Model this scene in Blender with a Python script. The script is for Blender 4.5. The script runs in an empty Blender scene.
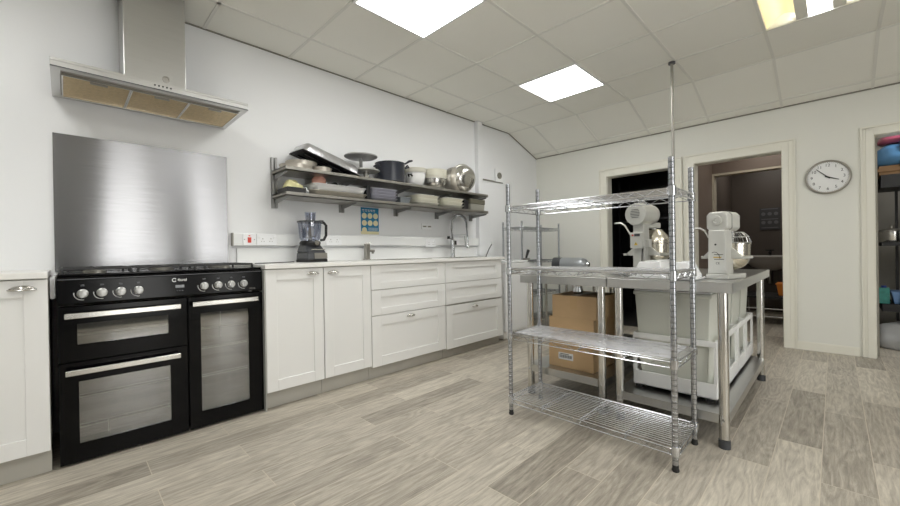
import bpy, bmesh, math, random
from mathutils import Vector, Matrix
random.seed(7)
PI = math.pi
C = bpy.context.scene.collection

# ------------------------------------------------------------------ helpers
def lin(c):
    return tuple(((v/12.92) if v <= .04045 else ((v+.055)/1.055)**2.4) for v in (x/255 for x in c))

MATS = {}
def mat(name, col, rough=.5, metal=0, var=.04, scale=6, bump=0, bscale=80, alpha=1, emit=None, es=0, stretch=(1,1,1), spec=None, coat=0):
    """procedural principled material with a little noise in its colour"""
    if name in MATS: return MATS[name]
    m = bpy.data.materials.new(name); m.use_nodes = True
    n = m.node_tree.nodes; l = m.node_tree.links
    b = n['Principled BSDF']
    tc = n.new('ShaderNodeTexCoord'); mp = n.new('ShaderNodeMapping')
    mp.inputs['Scale'].default_value = stretch
    l.new(tc.outputs['Object'], mp.inputs['Vector'])
    nz = n.new('ShaderNodeTexNoise'); nz.inputs['Scale'].default_value = scale; nz.inputs['Detail'].default_value = 4
    l.new(mp.outputs['Vector'], nz.inputs['Vector'])
    mix = n.new('ShaderNodeMix'); mix.data_type = 'RGBA'
    c = lin(col)
    mix.inputs[6].default_value = tuple(v*(1-var) for v in c)+(1,)
    mix.inputs[7].default_value = tuple(min(1, v*(1+var)) for v in c)+(1,)
    l.new(nz.outputs['Fac'], mix.inputs[0])
    l.new(mix.outputs[2], b.inputs['Base Color'])
    b.inputs['Roughness'].default_value = rough
    b.inputs['Metallic'].default_value = metal
    if spec is not None: b.inputs['Specular IOR Level'].default_value = spec
    if coat: b.inputs['Coat Weight'].default_value = coat
    b.inputs['Alpha'].default_value = alpha
    if emit:
        b.inputs['Emission Color'].default_value = lin(emit)+(1,)
        b.inputs['Emission Strength'].default_value = es
    if bump:
        bn = n.new('ShaderNodeTexNoise'); bn.inputs['Scale'].default_value = bscale
        l.new(mp.outputs['Vector'], bn.inputs['Vector'])
        bp = n.new('ShaderNodeBump'); bp.inputs['Strength'].default_value = bump; bp.inputs['Distance'].default_value = .01
        l.new(bn.outputs['Fac'], bp.inputs['Height']); l.new(bp.outputs['Normal'], b.inputs['Normal'])
    MATS[name] = m
    return m

class MB:
    """collects shapes into one mesh"""
    def __init__(s): s.bm = bmesh.new()
    def face(s, pts):
        try: s.bm.faces.new([s.bm.verts.new(p) for p in pts])
        except ValueError: pass
        return s
    def box(s, x0, x1, y0, y1, z0, z1):
        v = [s.bm.verts.new(p) for p in ((x0,y0,z0),(x1,y0,z0),(x1,y1,z0),(x0,y1,z0),(x0,y0,z1),(x1,y0,z1),(x1,y1,z1),(x0,y1,z1))]
        for f in ((0,3,2,1),(4,5,6,7),(0,1,5,4),(1,2,6,5),(2,3,7,6),(3,0,4,7)): s.bm.faces.new([v[i] for i in f])
        return s
    def frustum(s, b, t, z0, z1):   # b, t = (x0,x1,y0,y1)
        v = [s.bm.verts.new(p) for p in ((b[0],b[2],z0),(b[1],b[2],z0),(b[1],b[3],z0),(b[0],b[3],z0),(t[0],t[2],z1),(t[1],t[2],z1),(t[1],t[3],z1),(t[0],t[3],z1))]
        for f in ((0,3,2,1),(4,5,6,7),(0,1,5,4),(1,2,6,5),(2,3,7,6),(3,0,4,7)): s.bm.faces.new([v[i] for i in f])
        return s
    def prism(s, poly, axis, a, b):
        """poly: list of 2-D points, extruded along axis from a to b"""
        def P(p, t):
            return {'x': (t, p[0], p[1]), 'y': (p[0], t, p[1]), 'z': (p[0], p[1], t)}[axis]
        A = [s.bm.verts.new(P(p, a)) for p in poly]; B = [s.bm.verts.new(P(p, b)) for p in poly]
        n = len(poly)
        s.bm.faces.new(A[::-1]); s.bm.faces.new(B)
        for i in range(n): s.bm.faces.new([A[i], A[(i+1) % n], B[(i+1) % n], B[i]])
        return s
    def ring(s, c, t, u, r, n):
        w = t.cross(u)
        return [s.bm.verts.new(c + r*(math.cos(2*PI*i/n)*u + math.sin(2*PI*i/n)*w)) for i in range(n)]
    def tube(s, pts, r, n=8, closed=False):
        pts = [Vector(p) for p in pts]; N = len(pts); rr = r if isinstance(r, (list, tuple)) else [r]*N
        rings = []; u = None
        for i, p in enumerate(pts):
            a = pts[i-1] if (i > 0 or closed) else p
            b = pts[(i+1) % N] if (i < N-1 or closed) else p
            t = (b-a).normalized()
            if u is None:
                u = t.cross(Vector((0,0,1)))
                if u.length < .1: u = t.cross(Vector((0,1,0)))
            u = (u - t*u.dot(t)).normalized()
            rings.append(s.ring(p, t, u, rr[i], n))
        for i in range(N if closed else N-1):
            A, B = rings[i], rings[(i+1) % N]
            for k in range(n): s.bm.faces.new([A[k], A[(k+1) % n], B[(k+1) % n], B[k]])
        if not closed:
            s.bm.faces.new(rings[0][::-1]); s.bm.faces.new(rings[-1])
        return s
    def cyl(s, a, b, r, n=20, r2=None): return s.tube([a, b], [r, r if r2 is None else r2], n)
    def lathe(s, prof, c=(0,0,0), n=32, M=None):
        """prof: (r,z) list turned about z (or about M's z)"""
        c = Vector(c); rings = []
        for r, z in prof:
            ring = []
            for i in range(n if r > 1e-6 else 1):
                p = Vector((r*math.cos(2*PI*i/n), r*math.sin(2*PI*i/n), z))
                if M: p = M @ p
                ring.append(s.bm.verts.new(p+c))
            rings.append(ring)
        for A, B in zip(rings, rings[1:]):
            if len(A) == 1 and len(B) == 1: continue
            for k in range(n):
                k2 = (k+1) % n
                if len(A) == 1: f = [A[0], B[k2], B[k]]
                elif len(B) == 1: f = [A[k], A[k2], B[0]]
                else: f = [A[k], A[k2], B[k2], B[k]]
                s.bm.faces.new(f)
        return s
    def xform(s, M):
        bmesh.ops.transform(s.bm, matrix=M, verts=s.bm.verts); return s

def obj(name, mb, m, parent=None, bevel=0, smooth=False, seg=2, recalc=True, **props):
    bm = mb.bm
    if recalc: bmesh.ops.recalc_face_normals(bm, faces=bm.faces)
    me = bpy.data.meshes.new(name); bm.to_mesh(me); bm.free()
    me.materials.append(m)
    if smooth:
        for p in me.polygons: p.use_smooth = True
        try: me.set_sharp_from_angle(angle=math.radians(38))
        except Exception: pass
    o = bpy.data.objects.new(name, me); C.objects.link(o)
    if parent: o.parent = parent
    if bevel:
        b = o.modifiers.new('bevel', 'BEVEL'); b.width = bevel; b.segments = seg; b.limit_method = 'ANGLE'
    for k, v in props.items(): o[k] = v
    return o

def thing(name, label, cat, loc=(0,0,0), rz=0, group=None, rot=None):
    o = bpy.data.objects.new(name, None); C.objects.link(o)
    o.empty_display_size = .05
    o.location = loc; o.rotation_euler = rot if rot else (0, 0, rz)
    o['label'] = label; o['category'] = cat
    if group: o['group'] = group
    return o
def tag(o, label, cat, group=None, loc=None, rot=None):
    o['label'] = label; o['category'] = cat
    if group: o['group'] = group
    if loc: o.location = loc
    if rot: o.rotation_euler = rot
    return o
def struct(name, mb, m, **k):
    o = obj(name, mb, m, **k); o['kind'] = 'structure'; return o
def copy_tree(o, parent=None):
    c = o.copy(); C.objects.link(c)
    if parent: c.parent = parent
    for ch in list(o.children): copy_tree(ch, c)
    return c
def text(name, s, size, m, parent, loc, rot=(PI/2,0,0), ext=.0004, align='CENTER'):
    cu = bpy.data.curves.new(name, 'FONT'); cu.body = s; cu.size = size; cu.extrude = ext
    cu.align_x = align; cu.align_y = 'CENTER'
    t = bpy.data.objects.new('tmp', cu); C.objects.link(t)
    dg = bpy.context.evaluated_depsgraph_get(); dg.update()
    me = bpy.data.meshes.new_from_object(t.evaluated_get(dg))
    bpy.data.objects.remove(t)
    me.name = name; me.materials.clear(); me.materials.append(m)
    o = bpy.data.objects.new(name, me); C.objects.link(o); o.parent = parent
    o.location = loc; o.rotation_euler = rot
    return o

# ------------------------------------------------------------------ materials
WALL = mat('white wall paint', (236,237,238), .55, var=.015, scale=2, bump=.05, bscale=60)
WALLF = mat('warm white wall paint', (229,229,221), .6, var=.015, scale=2, bump=.05, bscale=60)
TRIM = mat('cream gloss paint', (233,231,219), .35, var=.02)
CEIL = mat('ceiling tile', (246,245,237), .9, var=.02, scale=3, bump=.25, bscale=260)
GRID = mat('ceiling grid', (232,231,224), .5, var=.02)
CAB = mat('white cabinet paint', (236,236,234), .38, var=.01)
CABIN = mat('grey plinth board', (178,175,166), .5, var=.05)
TOP = mat('pale grey worktop', (238,237,233), .28, var=.03, scale=30)
SIDE = mat('grey steel filler', (176,176,172), .4, .3)
STEEL = mat('brushed steel', (196,196,194), .28, 1, var=.05, scale=5, bump=.04, bscale=30, stretch=(1,12,12))
STEELV = mat('smooth steel', (205,203,198), .2, 1, var=.05)
STEELD = mat('worn steel shelf', (158,155,148), .42, 1, var=.12, scale=8)
CHROME = mat('chrome', (205,207,210), .13, 1, var=.03)
WIRE = mat('chrome wire', (200,202,206), .2, 1, var=.03)
POST = mat('ringed chrome post', (172,174,178), .24, 1, var=.05)
def ringed(m, pitch, dark):
    n = m.node_tree.nodes; l = m.node_tree.links; b = n['Principled BSDF']
    src = b.inputs['Base Color'].links[0].from_socket
    tc = n.new('ShaderNodeTexCoord'); sp = n.new('ShaderNodeSeparateXYZ'); l.new(tc.outputs['Object'], sp.inputs[0])
    d = n.new('ShaderNodeMath'); d.operation = 'DIVIDE'; d.inputs[1].default_value = pitch; l.new(sp.outputs['Z'], d.inputs[0])
    f = n.new('ShaderNodeMath'); f.operation = 'FRACT'; l.new(d.outputs[0], f.inputs[0])
    g = n.new('ShaderNodeMath'); g.operation = 'LESS_THAN'; g.inputs[1].default_value = .14; l.new(f.outputs[0], g.inputs[0])
    mx = n.new('ShaderNodeMix'); mx.data_type = 'RGBA'; mx.inputs[7].default_value = lin(dark)+(1,)
    l.new(g.outputs[0], mx.inputs[0]); l.new(src, mx.inputs[6]); l.new(mx.outputs[2], b.inputs['Base Color'])
ringed(POST, .0254, (104,106,110))
BLACK = mat('black enamel', (4,4,5), .16, var=.1, spec=.13)
BLACKM = mat('matt black', (11,11,13), .5, var=.1)
IRON = mat('cast iron', (18,18,19), .45, var=.1)
RUB = mat('black rubber', (14,14,14), .6)
DGREY = mat('dark grey plastic', (58,60,64), .35)
POT = mat('dark slate enamel', (42,45,54), .3, var=.1)
WPL = mat('white plastic', (236,237,236), .35, var=.01)
WPLG = mat('glossy white plastic', (246,247,248), .15, var=.01)
BIN = mat('pale grey green plastic', (206,208,198), .4, var=.02)
MIXP = mat('silver grey enamel', (208,208,202), .3, .5, var=.04)
CARD = mat('brown cardboard', (208,174,130), .75, var=.06, scale=9, stretch=(1,1,4))
TAPE = mat('packing tape', (206,170,122), .3)
CREAM = mat('cream plastic', (238,236,222), .4)
GOLD = mat('tan grease filter mesh', (204,182,140), .45, .7, var=.3, scale=60, bump=.4, bscale=300)
RED = mat('red switch', (214,60,44), .4)
PINK = mat('salmon cloth', (232,172,152), .7, var=.05)
YEL = mat('pale yellow bag', (222,216,160), .6, var=.1)
BLUE = mat('poster blue', (28,118,160), .5, var=.05)
PALE = mat('poster pale yellow', (232,224,180), .5)
ORANGE = mat('orange plastic', (226,128,36), .5)
INK = mat('black ink', (24,24,24), .6)
RACKM = mat('pale oven rack wire', (215,214,208), .35, .3)
CREAMT = mat('oven interior', (84,83,78), .5, .2, var=.12, scale=5)
LILAC = mat('lilac grey tray', (178,178,190), .4, .2, var=.05)
OLIVE = mat('olive grey tin', (112,109,94), .4, .5, var=.08)
STAND = mat('grey turntable', (160,160,160), .35, .5, var=.1)

# glass
def glass(name, tint, a):
    m = bpy.data.materials.new(name); m.use_nodes = True
    n = m.node_tree.nodes; l = m.node_tree.links; n.clear()
    out = n.new('ShaderNodeOutputMaterial'); mx = n.new('ShaderNodeMixShader')
    tr = n.new('ShaderNodeBsdfTransparent'); gl = n.new('ShaderNodeBsdfGlossy')
    nz = n.new('ShaderNodeTexNoise'); nz.inputs['Scale'].default_value = 3
    mr = n.new('ShaderNodeMapRange'); mr.inputs[3].default_value = a-.03; mr.inputs[4].default_value = a+.03
    l.new(nz.outputs['Fac'], mr.inputs[0]); l.new(mr.outputs[0], mx.inputs[0])
    tr.inputs[0].default_value = lin(tint)+(1,)
    gl.inputs['Roughness'].default_value = .04; gl.inputs[0].default_value = (.9,.9,.9,1)
    l.new(tr.outputs[0], mx.inputs[1]); l.new(gl.outputs[0], mx.inputs[2]); l.new(mx.outputs[0], out.inputs[0])
    return m
OVENGLASS = glass('oven glass', (205,205,200), .2)
CLEAR = glass('clear plastic', (225,228,236), .16)
def liner():
    m = bpy.data.materials.new('milky shelf liner'); m.use_nodes = True
    n = m.node_tree.nodes; l = m.node_tree.links; b = n['Principled BSDF']
    nz = n.new('ShaderNodeTexNoise'); nz.inputs['Scale'].default_value = 9
    mr = n.new('ShaderNodeMapRange'); mr.inputs[3].default_value = .28; mr.inputs[4].default_value = .48
    l.new(nz.outputs['Fac'], mr.inputs[0]); l.new(mr.outputs[0], b.inputs['Alpha'])
    b.inputs['Base Color'].default_value = (.85,.86,.9,1); b.inputs['Roughness'].default_value = .25
    return m
LINER = liner()

# hammered splash plate: brushed along x
def brushed_plate():
    m = bpy.data.materials.new('brushed splash plate'); m.use_nodes = True
    n = m.node_tree.nodes; l = m.node_tree.links; b = n['Principled BSDF']
    tc = n.new('ShaderNodeTexCoord')
    def noise(sc, s, det=3):
        mp = n.new('ShaderNodeMapping'); mp.inputs['Scale'].default_value = sc
        l.new(tc.outputs['Object'], mp.inputs['Vector'])
        z = n.new('ShaderNodeTexNoise'); z.inputs['Scale'].default_value = s; z.inputs['Detail'].default_value = det
        l.new(mp.outputs['Vector'], z.inputs['Vector']); return z
    fine = noise((.6, 1, 60), 6)
    mix = n.new('ShaderNodeMix'); mix.data_type = 'RGBA'
    mix.inputs[6].default_value = lin((122,122,124))+(1,); mix.inputs[7].default_value = lin((156,156,158))+(1,)
    l.new(fine.outputs['Fac'], mix.inputs[0]); l.new(mix.outputs[2], b.inputs['Base Color'])
    b.inputs['Metallic'].default_value = 1; b.inputs['Roughness'].default_value = .235
    b.inputs['Anisotropic'].default_value = .95
    tg = n.new('ShaderNodeCombineXYZ'); tg.inputs[0].default_value = 0; tg.inputs[1].default_value = 0; tg.inputs[2].default_value = 1
    l.new(tg.outputs[0], b.inputs['Tangent'])
    broad = noise((1, 1, .25), 1.6, 1)
    bp = n.new('ShaderNodeBump'); bp.inputs['Strength'].default_value = .5; bp.inputs['Distance'].default_value = .03
    l.new(broad.outputs['Fac'], bp.inputs['Height']); l.new(bp.outputs['Normal'], b.inputs['Normal'])
    return m
PLATE = brushed_plate()

# oak vinyl floor, planks along x
def floor_mat():
    m = bpy.data.materials.new('grey oak vinyl planks'); m.use_nodes = True
    n = m.node_tree.nodes; l = m.node_tree.links; b = n['Principled BSDF']
    tc = n.new('ShaderNodeTexCoord')
    mp = n.new('ShaderNodeMapping'); mp.inputs['Location'].default_value = (.35, 2.927+.166*20, 0)
    l.new(tc.outputs['Object'], mp.inputs['Vector'])
    br = n.new('ShaderNodeTexBrick'); br.offset = .37; br.offset_frequency = 2; br.squash = 1
    br.inputs['Scale'].default_value = 1; br.inputs['Brick Width'].default_value = .98
    br.inputs['Row Height'].default_value = .166; br.inputs['Mortar Size'].default_value = .0018
    br.inputs['Mortar Smooth'].default_value = .3; br.inputs['Bias'].default_value = 0
    br.inputs['Color1'].default_value = (0,0,0,1); br.inputs['Color2'].default_value = (1,1,1,1); br.inputs['Mortar'].default_value = (.5,.5,.5,1)
    l.new(mp.outputs['Vector'], br.inputs['Vector'])
    # grain: offset each plank by its random value
    add = n.new('ShaderNodeVectorMath'); add.operation = 'MULTIPLY_ADD'
    add.inputs[1].default_value = (7.3, 3.1, 5.7)
    l.new(br.outputs['Color'], add.inputs[0]); l.new(tc.outputs['Object'], add.inputs[2])
    mp2 = n.new('ShaderNodeMapping'); mp2.inputs['Scale'].default_value = (1.6, 16, 1)
    l.new(add.outputs[0], mp2.inputs['Vector'])
    g1 = n.new('ShaderNodeTexNoise'); g1.inputs['Scale'].default_value = 3.2; g1.inputs['Detail'].default_value = 10; g1.inputs['Roughness'].default_value = .78; g1.inputs['Distortion'].default_value = .6
    l.new(mp2.outputs['Vector'], g1.inputs['Vector'])
    # cathedral figure
    mp3 = n.new('ShaderNodeMapping'); mp3.inputs['Scale'].default_value = (1.1, 7, 1)
    l.new(add.outputs[0], mp3.inputs['Vector'])
    wv = n.new('ShaderNodeTexNoise'); wv.inputs['Scale'].default_value = 1.4; wv.inputs['Detail'].default_value = 1.5
    l.new(mp3.outputs['Vector'], wv.inputs['Vector'])
    mu = n.new('ShaderNodeMath'); mu.operation = 'MULTIPLY'; mu.inputs[1].default_value = 70
    l.new(wv.outputs['Fac'], mu.inputs[0])
    sn = n.new('ShaderNodeMath'); sn.operation = 'SINE'; l.new(mu.outputs[0], sn.inputs[0])
    mr = n.new('ShaderNodeMapRange'); mr.inputs[1].default_value = -1; mr.inputs[2].default_value = 1; mr.inputs[3].default_value = -.045; mr.inputs[4].default_value = .045
    l.new(sn.outputs[0], mr.inputs[0])
    sm = n.new('ShaderNodeMath'); sm.operation = 'ADD'
    l.new(g1.outputs['Fac'], sm.inputs[0]); l.new(mr.outputs[0], sm.inputs[1])
    pb = n.new('ShaderNodeMath'); pb.operation = 'MULTIPLY_ADD'; pb.inputs[1].default_value = .26; 
    l.new(br.outputs['Color'], pb.inputs[0]); l.new(sm.outputs[0], pb.inputs[2])
    rp = n.new('ShaderNodeValToRGB')
    e = rp.color_ramp.elements
    e[0].position = .3; e[0].color = lin((106,99,89))+(1,)
    e[1].position = .92; e[1].color = lin((212,204,188))+(1,)
    x = e.new(.58); x.color = lin((160,152,139))+(1,)
    l.new(pb.outputs[0], rp.inputs[0])
    mx = n.new('ShaderNodeMix'); mx.data_type = 'RGBA'; mx.inputs[7].default_value = lin((198,188,170))+(1,)
    l.new(br.outputs['Fac'], mx.inputs[0]); l.new(rp.outputs[0], mx.inputs[6]); l.new(mx.outputs[2], b.inputs['Base Color'])
    b.inputs['Roughness'].default_value = .42
    bp = n.new('ShaderNodeBump'); bp.inputs['Strength'].default_value = .12; bp.inputs['Distance'].default_value = .004
    l.new(g1.outputs['Fac'], bp.inputs['Height']); l.new(bp.outputs['Normal'], b.inputs['Normal'])
    return m
FLOOR = floor_mat()
DARKROOM = mat('unlit store shade', (20,19,19), .7)  # near-black colour stands in for the darkness of the unlit store
BROWNW = mat('brown tiled wall', (112,99,90), .45, var=.05)
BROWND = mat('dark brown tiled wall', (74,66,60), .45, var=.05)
STORE = mat('store room wall', (150,146,136), .7)
EMIT = mat('light diffuser', (255,255,255), .5, emit=(255,255,252), es=9)

# ------------------------------------------------------------------ room
L = 5.0; HC = 2.6; XC = 4.317; HF = 2.357
X0, X1, Y0 = -2.6, L, -5.4
GX, GY = .717, -.3903
struct('floor', MB().box(X0-.1, 8.2, Y0-.1, .1, -.06, 0), FLOOR)
struct('wall_left', MB().box(X0-.1, L+.12, 0, .12, 0, 2.75), WALL)
struct('wall_back', MB().box(X0-.1, X0, Y0, 0, 0, 2.75), WALL)
# unseen wall behind the camera, two openings for added glowing panes
wb = MB()
wins = [(.4, 1.2), (1.75, 2.2)]
wb.box(X0-.1, L+.12, Y0-.1, Y0, 0, .15); wb.box(X0-.1, L+.12, Y0-.1, Y0, 2.35, 2.75)
xs = [X0-.1] + [v for w in wins for v in w] + [L+.12]
for a, b in zip(xs[::2], xs[1::2]): wb.box(a, b, Y0-.1, Y0, .15, 2.35)
struct('wall_right', wb, mat('grey wall paint', (105,105,105), .6))  # unseen side, greyed so the added panes contrast in the splash plate
FILLPANE = mat('added glow pane', (235,242,255), .3, emit=(252,251,247), es=3.6)  # invented glowing panes: fill light and bright bands in the splash plate
for i, (a, b) in enumerate(wins):
    fr = MB().box(a, b, Y0-.07, Y0-.03, .15, .19).box(a, b, Y0-.07, Y0-.03, 2.31, 2.35).box(a, a+.04, Y0-.07, Y0-.03, .19, 2.31).box(b-.04, b, Y0-.07, Y0-.03, .19, 2.31)
    w = struct('added_window_%d' % (i+1), fr, TRIM)
    obj('pane', MB().box(a+.04, b-.04, Y0-.055, Y0-.05, .19, 2.31), FILLPANE, w)
# far wall with three door openings
D1 = (-1.06, -1.82, 1.93); D2 = (-2.04, -2.785, 1.93); D3 = (-3.395, -4.16, 1.945)
wf = MB()
WT = .12
prev = 0
for a, b, h in (D1, D2, D3):
    wf.box(L, L+WT, a, prev, 0, 2.75); wf.box(L, L+WT, b, a, h, 2.75); prev = b
wf.box(L, L+WT, Y0-.1, prev, 0, 2.75)
struct('wall_far', wf, WALLF)
def architrave(n, d, W_=.1):
    a, b, h = d
    m = MB()
    for (o, i, t) in ((W_-.015, .05, .016), (W_, W_-.015, .026), (.05, .0, .022)):
        m.box(L-t, L, a+i, a+o, 0, h+o); m.box(L-t, L, b-o, b-i, 0, h+o); m.box(L-t, L, b-i, a+i, h+i, h+o)
    # lining
    m.box(L, L+WT+.01, a-.005, a, 0, h); m.box(L, L+WT+.01, b, b+.005, 0, h); m.box(L, L+WT+.01, b+.005, a-.005, h-.005, h)
    struct('trim_%d' % n, m, TRIM, bevel=.003)
architrave(1, D1); architrave(2, D2); architrave(3, D3, .082)
bb = MB()
for a, b in ((0, D1[0]+.1), (D1[1]-.1, D2[0]+.1), (D2[1]-.1, D3[0]+.1)):
    if a-b > .01: bb.box(L-.014, L, b, a, 0, .07).box(L-.009, L, b, a, .07, .078)
struct('baseboard_far', bb, TRIM)
# ceiling tiles, one cell left open for the louvred fitting, and the sloped strip
cm = MB()
xg = [GX+.6*i for i in range(-6, 7)]; xg[0] = X0-.1; xg[-1] = XC
yg = [0]+[GY-.6*j for j in range(0, 9)]; yg[-1] = Y0-.1
for i in range(len(xg)-1):
    for j in range(len(yg)-1):
        if abs(xg[i]-3.117) < .01 and abs(yg[j]-(GY-2.4)) < .01: continue
        cm.face([(xg[i],yg[j],HC),(xg[i],yg[j+1],HC),(xg[i+1],yg[j+1],HC),(xg[i+1],yg[j],HC)])
for j in range(len(yg)-1):
    cm.face([(XC,yg[j],HC),(XC,yg[j+1],HC),(L,yg[j+1],HF),(L,yg[j],HF)])
struct('ceiling', cm, CEIL, recalc=False)
gm = MB(); w = .010
for x in [GX+.6*i for i in range(-5, 7)]: gm.box(x-w, x+w, Y0, 0, HC-.005, HC+.004)
sl = math.atan2(HC-HF, L-XC); cs, sn = math.cos(sl), math.sin(sl)
for y in yg[1:-1]:
    gm.box(X0, XC, y-w, y+w, HC-.005, HC+.004)
    gm.prism([(XC, HC-.006), (L, HF-.006), (L, HF+.01), (XC, HC+.004)], 'y', y-w, y+w)
px, pz = XC+.6*cs, HC-.6*sn
gm.prism([(px-w*cs, pz+w*sn-.006), (px+w*cs, pz-w*sn-.006), (px+w*cs, pz-w*sn+.005), (px-w*cs, pz+w*sn+.005)], 'y', Y0, 0)
struct('trim_4', gm, GRID)
EDGE = mat('shadow gap angle', (128,124,114), .7)
struct('trim_5', MB().box(X0, XC, -.012, 0, HC-.008, HC-.001).box(L-.012, L, Y0, 0, HF-.008, HF+.002)
       .prism([(XC, HC-.009), (L, HF-.009), (L, HF-.002), (XC, HC-.002)], 'y', -.012, 0), EDGE)
# boxed-in pipe riser at the left wall
struct('trim_6', MB().box(3.605, 3.69, -.06, 0, .94, HC-.002).box(3.69, 3.705, -.03, 0, .94, HC-.002), WALL, bevel=.004)
# thin surface conduit from the riser to the alarm sounder
struct('trim_7', MB().box(3.705, 4.16, -.012, 0, 1.895, 1.91), EDGE)

# ceiling light panels
pan = thing('ceiling_light_panel', '', 'ceiling light')
obj('light_frame', MB().box(-.3,.3,-.3,-.285,-.012,0).box(-.3,.3,.285,.3,-.012,0).box(-.3,-.285,-.285,.285,-.012,0).box(.285,.3,-.285,.285,-.012,0), WPL, pan)
obj('diffuser', MB().box(-.285,.285,-.285,.285,-.009,-.003), EMIT, pan)
PW = []
for i, (x, y, lab) in enumerate((
    (1.617, -1.29, 'square white glowing LED ceiling panel nearest the extractor chimney, cut by the picture top'),
    (3.417, -1.29, 'square white glowing LED ceiling panel between the shelving rod and the left wall'),
    (-.483, -1.29, 'square glowing ceiling panel left of the cooker hood, out of view'),
    (1.317, -3.69, 'square glowing ceiling panel over the camera side of the floor'),
    (-.483, -3.69, 'square glowing ceiling panel in the rear left part of the room'),
    (2.817, -4.89, 'square glowing ceiling panel near the right wall'))):
    o = pan if i == 0 else copy_tree(pan)
    if i == 0: pass
    o.location = (x, y, HC-.005); o['label'] = lab; o['group'] = 'square LED ceiling panels'
# recessed louvred fitting
lf = thing('louvred_ceiling_light', 'recessed ceiling fitting with yellowish reflectors and a bright lamp at the top right', 'ceiling light', (3.417, -3.0903, HC))
REFL = mat('glowing yellow reflector', (250,238,190), .4, 0, emit=(255,232,160), es=.3, var=.02)  # weak emission puts the lamp's light into the reflector itself
LAMP = mat('lamp cover', (255,255,255), .5, emit=(255,255,255), es=7)
obj('housing', MB().box(-.3,.3,.29,.3,-.0,.1).box(-.3,.3,-.3,-.29,-.0,.1).box(-.3,-.29,-.29,.29,0,.1).box(.29,.3,-.29,.29,0,.1).box(-.3,.3,-.3,.3,.1,.105), WPL, lf)
for s in (-1, 1):
    pr = MB()
    n = 8; pts = []
    for k in range(n+1):
        t = k/n; pts.append((s*(.285-.155*t), .005+.075*math.sin(PI*t*.75)))
    pr.prism(pts + [(p[0], p[1]+.006) for p in pts[::-1]], 'x', -.289, .289)
    obj('reflector', pr, REFL, lf, smooth=True)
    obj('divider', MB().box(-.289, .289, min(s*.06, s*.125), max(s*.06, s*.125), .002, .03), TRIM, lf)
obj('lamp', MB().box(-.289, .289, -.058, .058, .004, .04), LAMP, lf)

# rooms beyond the doors -------------------------------------------------
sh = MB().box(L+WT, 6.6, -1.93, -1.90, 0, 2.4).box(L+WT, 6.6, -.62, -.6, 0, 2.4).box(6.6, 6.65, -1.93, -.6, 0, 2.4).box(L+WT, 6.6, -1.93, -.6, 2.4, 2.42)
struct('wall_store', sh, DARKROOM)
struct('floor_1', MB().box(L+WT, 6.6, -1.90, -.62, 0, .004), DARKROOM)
lob = MB().box(L+WT, 6.0, -2.02, -1.94, 0, 2.4).box(L+WT, 6.0, -3.3, -3.2, 0, 2.4).box(L+WT, 8.0, -3.3, -1.94, 2.4, 2.42)
lob.box(6.0, 6.1, -3.2, -1.94, 1.93, 2.4).box(6.0, 6.1, -3.3, -2.85, 0, 1.93)
struct('wall_lobby', lob, BROWNW)
struct('trim_8', MB().box(5.985, 6.11, -2.045, -2.02, 0, 1.945).box(5.985, 6.11, -2.85, -2.045, 1.92, 1.945), mat('dull cream frame', (186,178,160), .5))
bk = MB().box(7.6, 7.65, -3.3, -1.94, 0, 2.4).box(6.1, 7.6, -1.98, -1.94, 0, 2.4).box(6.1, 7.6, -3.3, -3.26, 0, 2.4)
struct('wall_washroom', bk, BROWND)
st = MB().box(L+WT, 6.3, -3.42, -3.36, 0, 2.4).box(L+WT, 6.3, -4.5, -4.45, 0, 2.4).box(6.3, 6.35, -4.5, -3.36, 0, 2.4).box(L+WT, 6.3, -4.5, -3.36, 2.4, 2.42)
struct('wall_pantry', st, STORE)

# ------------------------------------------------------------------ cooker
ck = thing('range_cooker', 'wide black double oven range cooker with silver knobs under the steel splash plate', 'cooker', (.428, 0, 0))
W2 = .456
bd = MB().box(-W2, W2, -.44, -.03, .02, .9)
bd.box(-W2, -W2+.012, -.52, -.44, .02, .9).box(W2-.012, W2, -.52, -.44, .02, .9).box(.052, .066, -.52, -.44, .02, .77)
bd.box(-W2, .06, -.52, -.44, .48, .5).box(-W2+.012, W2-.012, -.52, -.44, .02, .04)
obj('body', bd, BLACKM, ck)
# oven cavity backs seen through the glass
obj('oven_interior', MB().box(-.444, .052, -.447, -.441, .045, .475), CREAMT, ck)
obj('oven_interior', MB().box(-.444, .052, -.447, -.441, .505, .76), CREAMT, ck)
obj('oven_interior', MB().box(.066, .444, -.447, -.441, .045, .76), CREAMT, ck)
for a, b, zs in ((-.385, -.03, (.611,)), (-.385, -.03, (.304, .156)), (.13, .36, (.561, .445, .28))):
    for z in zs:
        r = MB().cyl((a-.04,-.50,z),(b+.05,-.50,z),.0032,6).cyl((a-.04,-.455,z),(b+.05,-.455,z),.0022,6)
        k = a
        while k < b+.04: r.cyl((k,-.50,z),(k,-.455,z),.0013,5); k += .03
        obj('oven_rack', r, RACKM, ck)
obj('rack_guide', MB().cyl((.235,-.5,.5),(.235,-.5,.66),.003,6), RACKM, ck)
obj('rack_guide', MB().cyl((-.28,-.5,.1),(-.28,-.5,.17),.003,6), RACKM, ck)
cp = MB().prism([(-.44,.765),(-.566,.765),(-.572,.775),(-.568,.885),(-.55,.905),(-.44,.905)], 'x', -W2, W2)
obj('control_panel', cp, BLACK, ck)
obj('panel_strip', MB().box(-W2, W2, -.571, -.567, .888, .892), DGREY, ck)
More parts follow.
